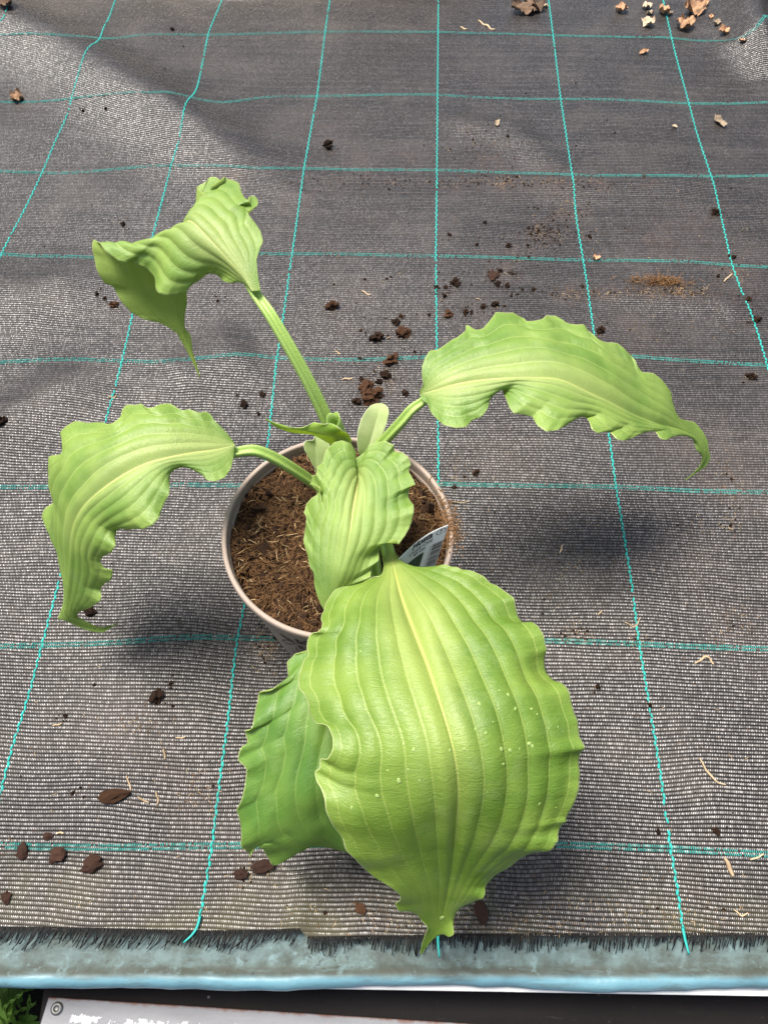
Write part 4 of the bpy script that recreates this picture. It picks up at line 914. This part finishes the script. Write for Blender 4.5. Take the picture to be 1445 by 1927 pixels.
# ------------------------------------------------------------ debris on the fabric
def lump_mesh(name, seed, sub=3, rough=.45, sq=(1, 1, .7), jag=0.0):
    bm_ = bmesh.new(); bmesh.ops.create_icosphere(bm_, subdivisions=sub, radius=1)
    o = Vector((seed * 7.3, seed * 3.1, seed))
    for v in bm_.verts:
        d = v.co.copy(); k = 1 + rough * mnoise.noise(d * 1.4 + o) + rough * .6 * mnoise.noise(d * 3.3 + o) + rough * .35 * mnoise.noise(d * 8 + o)
        if jag: k = k * (1 - jag) + jag * round(k * 3) / 3
        v.co = Vector((d.x * sq[0], d.y * sq[1], d.z * sq[2])) * k
    me = bpy.data.meshes.new(name); bm_.to_mesh(me); bm_.free()
    me.polygons.foreach_set('use_smooth', [False] * len(me.polygons)); return me
CRUMBS = [lump_mesh('crumb', k, 3, .95) for k in range(7)]
BARKS = [lump_mesh('bark', 20 + k, 2, .55, (1, .75, .5), .5) for k in range(6)]
def place(name, me, mat, px, py, wpx, hpx=None, rot=0, label=None, cat=None, group=None, zk=.6, on=None):
    c = on if on is not None else G(px, py); s = np.linalg.norm(np.array(c) - CO) / F
    o = bpy.data.objects.new(name, me); link(o)
    if not me.materials: me.materials.append(None)
    o.material_slots[0].link = 'OBJECT'; o.material_slots[0].material = mat
    a = wpx * s * .5; b = (hpx or wpx) * s * .5 * 1.05
    o.scale = (a, b, min(a, b) * 1.1); o.location = (c[0], c[1], c[2] + min(a, b) * zk * .75); o.rotation_euler = (random.gauss(0, .12), random.gauss(0, .12), R(rot))
    tag(o, label, cat, group); return o
dark_l = 'small dark crumb among the peat crumbs strewn over the fabric'; dark_g = 'dark soil crumbs on the fabric'
crumbs = [(710, 635, 19, 22), (745, 607, 14, 13), (617, 276, 18, 16), (671, 757, 14, 17), (762, 741, 12, 11), (726, 707, 16, 22), (713, 719, 13, 12), (855, 534, 16, 15),
 (838, 541, 8, 7), (836, 558, 7, 9), (821, 541, 9, 7), (908, 578, 9, 10), (931, 574, 14, 11), (876, 588, 12, 11), (886, 587, 6, 6), (936, 535, 10, 11), (954, 538, 9, 9), (941, 510, 7, 8), (956, 463, 10, 8), (912, 419, 6, 6),
 (1130, 623, 18, 15), (1347, 401, 14, 11), (1407, 564, 8, 9), (1424, 603, 12, 14), (1412, 710, 16, 13), (460, 762, 14, 16), (494, 743, 10, 11), (1222, 1327, 9, 9), (1238, 1565, 8, 7), (1346, 1564, 13, 9),
 (233, 423, 9, 8), (296, 1312, 20, 28), (171, 1153, 16, 18), (682, 716, 9, 9), (780, 663, 6, 7), (678, 675, 6, 7), (679, 622, 5, 6), (807, 593, 6, 6), (1108, 445, 7, 6), (1003, 545, 7, 6), (1022, 610, 5, 6), (962, 556, 6, 6), (1125, 1293, 8, 9), (124, 1347, 7, 6), (138, 1492, 6, 6), (200, 205, 5, 5), (325, 56, 6, 6), (157, 209, 5, 5), (410, 566, 6, 5), (184, 553, 6, 6), (198, 562, 6, 6), (322, 1286, 7, 8), (895, 890, 14, 10), (1096, 540, 5, 5), (845, 442, 8, 6), (897, 461, 8, 6), (982, 545, 5, 5), (4, 793, 16, 18), (1380, 485, 8, 7), (1350, 520, 6, 6)]
own = {(296, 1312): 'largest dark soil crumb, in the shade of the drooping leaf', (171, 1153): 'dark soil crumb under the curled tip of the drooping leaf', (1130, 623): 'dark soil crumb behind the long leaf beside a teal line', (1222, 1327): 'dark soil crumb sitting on the teal line right of the largest leaf',
 (617, 276): 'lone dark soil crumb in the square behind the folded leaf', (233, 423): 'small dark soil crumb just above the folded leaf', (1347, 401): 'dark soil crumb at the outer teal line, above a dried scrap', (1424, 603): 'dark soil crumb touching the outer teal line beside the brown streak', (1412, 710): 'dark soil crumb at the right border beyond the long leaf',
 (710, 635): 'oval black soil crumb behind the pot, above a weft line', (745, 607): 'round reddish-black soil crumb beside a tiny peat lump', (671, 757): 'dark soil crumb beside the largest peat lump', (762, 741): 'black soil crumb between the largest peat lump and the long leaf', (460, 762): 'larger of two dark crumbs above the drooping leaf stalk', (494, 743): 'smaller of two dark crumbs above the drooping leaf stalk',
 (855, 534): 'largest dark crumb beside the middle teal line', (821, 541): 'dark crumb lying on the middle teal line', (895, 890): 'dark crumb beside the pot just above a weft line', (4, 793): 'dark crumb at the left border of the fabric', (1346, 1564): 'flat dark crumb near the front weft line, right of the largest leaf', (1238, 1565): 'small dark crumb left of a teal line near the front'}
for i, (a, b, c, d) in enumerate(crumbs):
    place('soil_crumb', CRUMBS[i % 7], M_CRUMB, a, b, c * .86, d * .86, random.uniform(0, 360), own.get((a, b), dark_l), 'soil crumb', dark_g)
for i, (a, b, c, d, lb_) in enumerate([(625, 578, 17, 17, 'lone reddish-brown peat lump behind the pot'), (758, 629, 24, 17, 'fluffy brown peat lump between dark crumbs behind the pot'), (700, 748, 34, 26, 'largest dark brown peat lump, just behind the upright pale bract'),
        (735, 680, 34, 17, 'flat crumbly peat clod lying on a teal line behind the pot'), (690, 728, 28, 15, 'loose brown peat clod beside the largest lump behind the pot'), (844, 593, 13, 12, 'small reddish peat lump behind the long right-hand leaf'), (215, 575, 11, 12, 'small brown peat lump beside the hanging leaf tip'),
        (755, 596, 7, 8, 'tiny reddish peat lump beside a dark crumb behind the pot')]):
    place('peat_lump', CRUMBS[(i + 3) % 7], M_BROWN, a, b, c, d, 15 * i, lb_, 'peat lump', 'brown peat lumps on the fabric')
for (a, b, c, d, r, lb_) in [(45, 1603, 18, 30, 10, 'narrow upright bark chip lying on the front teal line'), (113, 1608, 26, 28, -20, 'reddish angular bark chip on the front teal line'), (177, 1625, 34, 30, 25, 'broad dark angular bark chip beside the front teal line'), (92, 1574, 15, 13, 0, 'little bark chip above the front teal line'),
        (99, 1621, 10, 9, 0, 'tiny bark crumb touching the reddish bark chip'), (13, 1689, 14, 22, 10, 'brown bark chip near the frayed hem'), (905, 1715, 22, 42, 20, 'long dark bark chip under the tip of the largest leaf'), (455, 1645, 26, 20, 0, 'brown bark chip in front of the darker leaf'), (497, 1630, 40, 26, 10, 'dark bark chip under the edge of the darker leaf'),
        (1250, 1212, 1, 1, 0, '')]:
    if lb_: place('bark_chip', BARKS[int(a) % 6], M_BARK, a, b, c, d, r, lb_, 'bark chip', 'bark chips on the fabric')
place('bark_chip', BARKS[2], M_BROWN, 216, 1498, 50, 26, 12, 'rust-brown fibrous bark flake on the left part of the fabric', 'bark chip', 'bark chips on the fabric')
place('bark_chip', BARKS[4], M_BROWN, 678, 1711, 14, 28, 40, 'small rusty bark flake near the frayed hem', 'bark chip', 'bark chips on the fabric')
for (a, b, r) in [(924, 518, -10), (931, 520, -28)]:
    place('bark_splinter', BARKS[1], M_BARK, a, b, 9, 32, r, 'dark upright bark splinter among the soil crumbs', 'bark splinter', 'bark splinters on the fabric')
for (a, b, c, d, r) in [(455, 1065, 40, 32, 20), (497, 1090, 34, 30, 80), (488, 1046, 30, 22, 10)]:
    q = P(a, b, SOIL_H); place('bark_piece', BARKS[int(a) % 6], M_CRUMB, a, b, c, d, r, 'dark bark piece in the soil at the pot wall', 'bark piece', 'bark pieces in the pot', on=(q[0], q[1], soilz(q[0], q[1]) - .006))
# dried petals and withered scraps by the back edge
def petal_mesh(seed):
    n = 12; vs, fs = [], []
    for s in (0, 1):
        for i in range(n):
            for j in range(n):
                u, v = i / (n - 1) * 2 - 1, j / (n - 1) * 2 - 1
                r = 1 + .25 * mnoise.noise(Vector((u * 2, v * 2, seed))); x, y = u * math.sqrt(1 - v * v / 2) * r, v * math.sqrt(1 - u * u / 2) * r
                z = .65 * mnoise.noise(Vector((u * 1.5, v * 1.5, seed * 3.7))) + .35 * mnoise.noise(Vector((u * 4, v * 4, seed))) + .45 * (u * u + v * v) * .6
                vs.append((x, y, z - .05 * s))
    m = n * n
    for i in range(n - 1):
        for j in range(n - 1):
            q = (i * n + j, i * n + j + 1, (i + 1) * n + j + 1, (i + 1) * n + j); fs += [q[::-1], tuple(k + m for k in q)]
    bd = [i * n for i in range(n)] + [(n - 1) * n + j for j in range(1, n)] + [i * n + n - 1 for i in range(n - 2, -1, -1)] + [j for j in range(n - 2, 0, -1)]
    for k in range(len(bd)): a, b = bd[k], bd[(k + 1) % len(bd)]; fs.append((a, b, b + m, a + m))
    me = bpy.data.meshes.new('petal'); me.from_pydata(vs, [], fs); me.update(); me.polygons.foreach_set('use_smooth', [True] * len(me.polygons)); return me
PET = [petal_mesh(k) for k in range(6)]
for i, (a, b, c, d, lb_, mt) in enumerate([(1168, 21, 19, 17, 'orange dried petal standing apart between two teal lines', M_PETAL), (1215, 15, 17, 13, 'pinkish dried petal at the back of the pair beside the teal line', M_PALE), (1222, 27, 9, 10, 'small yellow dried scrap touching the pinkish petal', M_PALE), (1217, 47, 20, 17, 'pale pink crumpled petal beside the teal line', M_PALE),
        (1247, 24, 16, 22, 'reddish dried petal lying across the teal line', M_PETAL), (1257, 27, 12, 10, 'cream scrap just right of the reddish petal on the teal line', M_PALE), (1303, 24, 28, 30, 'largest orange dried petal, folded to a point', M_PETAL), (1285, 51, 26, 27, 'round tan dried petal on the back weft line', M_PETAL), (1321, 11, 15, 14, 'small reddish petal behind the largest orange one', M_PETAL),
        (1336, 33, 8, 7, 'tiny orange scrap beside the largest orange petal', M_PETAL), (1347, 46, 12, 10, 'small white scrap near the turned-up corner', M_PALE), (1361, 62, 17, 13, 'orange petal with a stalk near the turned-up corner', M_PETAL), (1210, 100, 15, 9, 'small flat reddish petal in the second row of squares', M_PETAL), (1396, 78, 8, 10, 'thin reddish scrap on the weft line at the turned-up corner', M_PETAL),
        (34, 187, 20, 17, 'yellow-orange dried petal on the weft line at the left', M_PETAL), (1121, 487, 12, 12, 'orange petal scrap on the weft line beside a teal warp line', M_PETAL), (1352, 232, 12, 26, 'tan narrow dried leaf scrap in the third row of squares', M_PALE), (935, 233, 14, 8, 'tan scrap above the brown stain behind the pot', M_PALE), (15, 8, 34, 24, 'withered brown leaf clump in the back left corner', M_GREY),
        (983, 22, 40, 26, 'grey-brown withered leaf clump by the back edge', M_GREY), (1003, 16, 24, 34, 'pinkish withered leaf standing up in the grey-brown clump', M_GREY), (1024, 13, 9, 11, 'pale yellow scrap beside the withered leaf clump', M_PALE), (1268, 240, 8, 6, 'tiny yellow scrap beside a teal line', M_PALE)]):
    place('dried_petal', PET[i % 6], mt, a, b, c, d, 47 * i, lb_, 'dried petal', 'dried petals and scraps on the fabric', zk=.55)
# straws and rootlets
def straw(pix, r, lb_, name='straw', mat=M_STRAW, lift=.001):
    p = resample(pix, max(6, len(pix) * 4)); p = gsmooth(p, 1.0); pts = []
    for i, (a, b) in enumerate(p): q = G(a, b); q.z += lift * (.6 + .8 * math.sin(i * .7)); pts.append(q)
    vs, fs = [], []; n = len(pts); c = pts[n // 2].copy()
    tube(vs, fs, [q - c for q in pts], [r * (1 - .45 * abs(2 * i / (n - 1) - 1)) for i in range(n)], 6)
    o = meshobj(name, vs, fs, mat); o.location = c; tag(o, lb_, name.replace('_', ' '), 'straws and rootlets on the fabric'); return o
for pix, r, lb_ in [([(1306, 1249), (1318, 1243), (1325, 1235), (1335, 1239), (1341, 1251)], .0014, 'kinked tan rootlet lying on the right-hand fabric'), ([(1315, 1427), (1325, 1445), (1340, 1465), (1350, 1473), (1364, 1477)], .0010, 'long thin pale rootlet on the right-hand fabric'),
        ([(1362, 1615), (1370, 1628), (1378, 1650)], .0022, 'thick brown stalk piece near the front right'), ([(1410, 1618), (1425, 1614), (1435, 1607)], .0009, 'thin pale straw near the front right teal line'), ([(1375, 1165), (1370, 1172)], .0005, ''),
        ([(1174, 1171), (1190, 1180), (1198, 1178), (1203, 1162)], .0008, 'forked thin twig lying across a teal warp line'), ([(1124, 1158), (1133, 1149)], .0008, 'short pale straw beside a teal warp line'), ([(1052, 1042), (1056, 1034), (1057, 1027)], .0010, 'short white straw in the square right of the pot'),
        ([(1361, 531), (1368, 523), (1376, 517)], .0015, 'tan stick beside a bend in the teal line'), ([(843, 945), (860, 946), (883, 945)], .0008, 'thin straight twig beside the pot rim'), ([(866, 52), (871, 54), (878, 56)], .0016, 'short cream twig by the back weft line'),
        ([(900, 39), (908, 46), (916, 48), (922, 55), (931, 56)], .0018, 'jagged cream twig by the back weft line'), ([(294, 1490), (299, 1505), (297, 1515)], .0011, 'pale straw right of the rust-brown bark flake'), ([(260, 1500), (270, 1506), (282, 1511)], .0010, 'tan straw touching the rust-brown bark flake'), ([(239, 1460), (244, 1475), (248, 1488)], .0007, 'thin pale straw above the rust-brown bark flake'),
        ([(308, 1410), (311, 1420), (311, 1430)], .0011, 'short tan straw in the middle of the left fabric'), ([(107, 1570), (115, 1566), (121, 1569)], .0009, 'yellowish straw beside the little bark chip'), ([(100, 1366), (110, 1364), (118, 1362)], .0008, 'thin straw on the left fabric beside a teal line'), ([(331, 1389), (341, 1389), (350, 1387)], .0007, 'thin tan straw in the shade of the drooping leaf'),
        ([(205, 748), (213, 749), (221, 746)], .0011, 'pinkish straw lying against a teal warp line'), ([(681, 548), (690, 553), (698, 556)], .0010, 'bent pale straw behind the pot'), ([(644, 715), (655, 713), (664, 713)], .0012, 'tan straw beside the peat clods behind the pot'), ([(631, 662), (637, 664), (640, 668)], .0010, 'short curved straw beside the weft line behind the pot'),
        ([(729, 638), (735, 634)], .0009, 'tiny pale straw beside a dark crumb behind the pot'), ([(1380, 1712), (1395, 1725), (1405, 1718)], .0007, 'curled white rootlet near the front right hem'), ([(610, 1672), (622, 1676)], .0006, 'thin pale straw near the frayed hem'), ([(895, 563), (905, 564)], .0007, 'thin straw near the dark crumbs'), ([(1145, 712), (1150, 720)], .0006, '')]:
    if lb_: straw(pix, r, lb_)
# fibrous tuft on the right
c = G(1243, 532); tv, tf = [], []
for _ in range(260):
    a = random.gauss(0, 1); fibre(tv, tf, (c.x + .017 * a, c.y + .004 * random.gauss(0, 1), c.z + abs(random.gauss(0, .003)) + .001), random.uniform(.006, .016), .0004 * random.uniform(.6, 1.5), .4, .4)
o = meshobj('coir_tuft', [v - c for v in tv], tf, M_FIBRE); o.location = c; tag(o, 'tuft of matted brown coir fibre on a brown dust streak', 'coir tuft')
# loose coir dust and crumbs too fine to count
dv, df = [], []; ev, ef = [], []; kv, kf = [], []
def scatter(px, py, rx, ry, n, pf=.5):
    for _ in range(n):
        a, b = random.gauss(px, rx), random.gauss(py, ry)
        if not (-20 < a < 1465 and -10 < b < 1770): continue
        q = G(a, b, .0004)
        if random.random() < pf: fibre(*((dv, df) if random.random() < .4 else (ev, ef)), (q.x, q.y, q.z), random.uniform(.0012, .0055), .00017 * random.uniform(.7, 1.7), .35, .12, 3)
        else:
            s = .0007 * random.lognormvariate(0, .5); b0 = len(kv)
            for d in ((1, 0, 0), (-1, 0, 0), (0, 1, 0), (0, -1, 0), (0, 0, 1), (0, 0, -.5)): kv.append(q + Vector(d) * s * random.uniform(.6, 1.4))
            for f_ in ((0, 2, 4), (2, 1, 4), (1, 3, 4), (3, 0, 4), (2, 0, 5), (1, 2, 5), (3, 1, 5), (0, 3, 5)): kf.append(tuple(b0 + k for k in f_))
for a, b, c, d in crumbs: scatter(a, b, c * 1.1 + 3, d * .8 + 3, 9, .12)
for a, b, rx, ry, n, pf in [(1090, 553, 35, 6, 130, .7), (1260, 550, 55, 6, 260, .8), (1025, 440, 24, 16, 260, .15), (955, 510, 25, 10, 70, .2), (985, 485, 14, 10, 40, .2), (715, 710, 25, 20, 110, .3), (960, 342, 110, 7, 420, .4), (900, 270, 50, 25, 120, .3), (690, 345, 60, 8, 90, .3), (1060, 395, 40, 25, 90, .5), (700, 340, 70, 10, 60, .5), (1080, 430, 40, 25, 80, .6),
        (500, 1215, 14, 22, 120, .6), (375, 1490, 30, 25, 70, .8), (245, 1365, 25, 12, 30, .9), (1080, 1192, 20, 9, 70, .6), (1195, 1212, 14, 8, 50, .5), (1380, 1180, 25, 20, 60, .8), (1375, 950, 12, 60, 70, .8), (1340, 990, 40, 15, 40, .8), (730, 1720, 120, 25, 130, .9), (1000, 1740, 150, 22, 140, .9), (1300, 1740, 90, 25, 80, .8),
        (1130, 1700, 90, 40, 50, .9), (480, 1640, 25, 12, 60, .5), (1060, 1090, 60, 40, 60, .8), (860, 880, 20, 20, 40, .7), (1260, 620, 80, 30, 70, .8), (1050, 300, 200, 120, 120, .4), (350, 700, 250, 250, 90, .6), (1200, 1400, 180, 200, 110, .8), (200, 1450, 130, 170, 80, .8), (300, 250, 200, 140, 60, .4), (700, 560, 60, 40, 40, .5), (1350, 450, 60, 60, 60, .6), (880, 990, 40, 40, 50, .8), (849, 1030, 8, 14, 0, .8)]:
    scatter(a, b, rx, ry, n, pf)
tag(meshobj('coir_dust', dv, df, M_FIBRE2), 'fine coir fibres strewn over the fabric', 'fibres', None, 'stuff')
tag(meshobj('brown_coir_dust', ev, ef, M_FIBRE), 'fine brown coir fibres strewn over the fabric', 'fibres', None, 'stuff')
tag(meshobj('peat_dust', kv, kf, M_CRUMB, None, False), 'fine peat crumbs strewn over the fabric', 'crumbs', None, 'stuff')
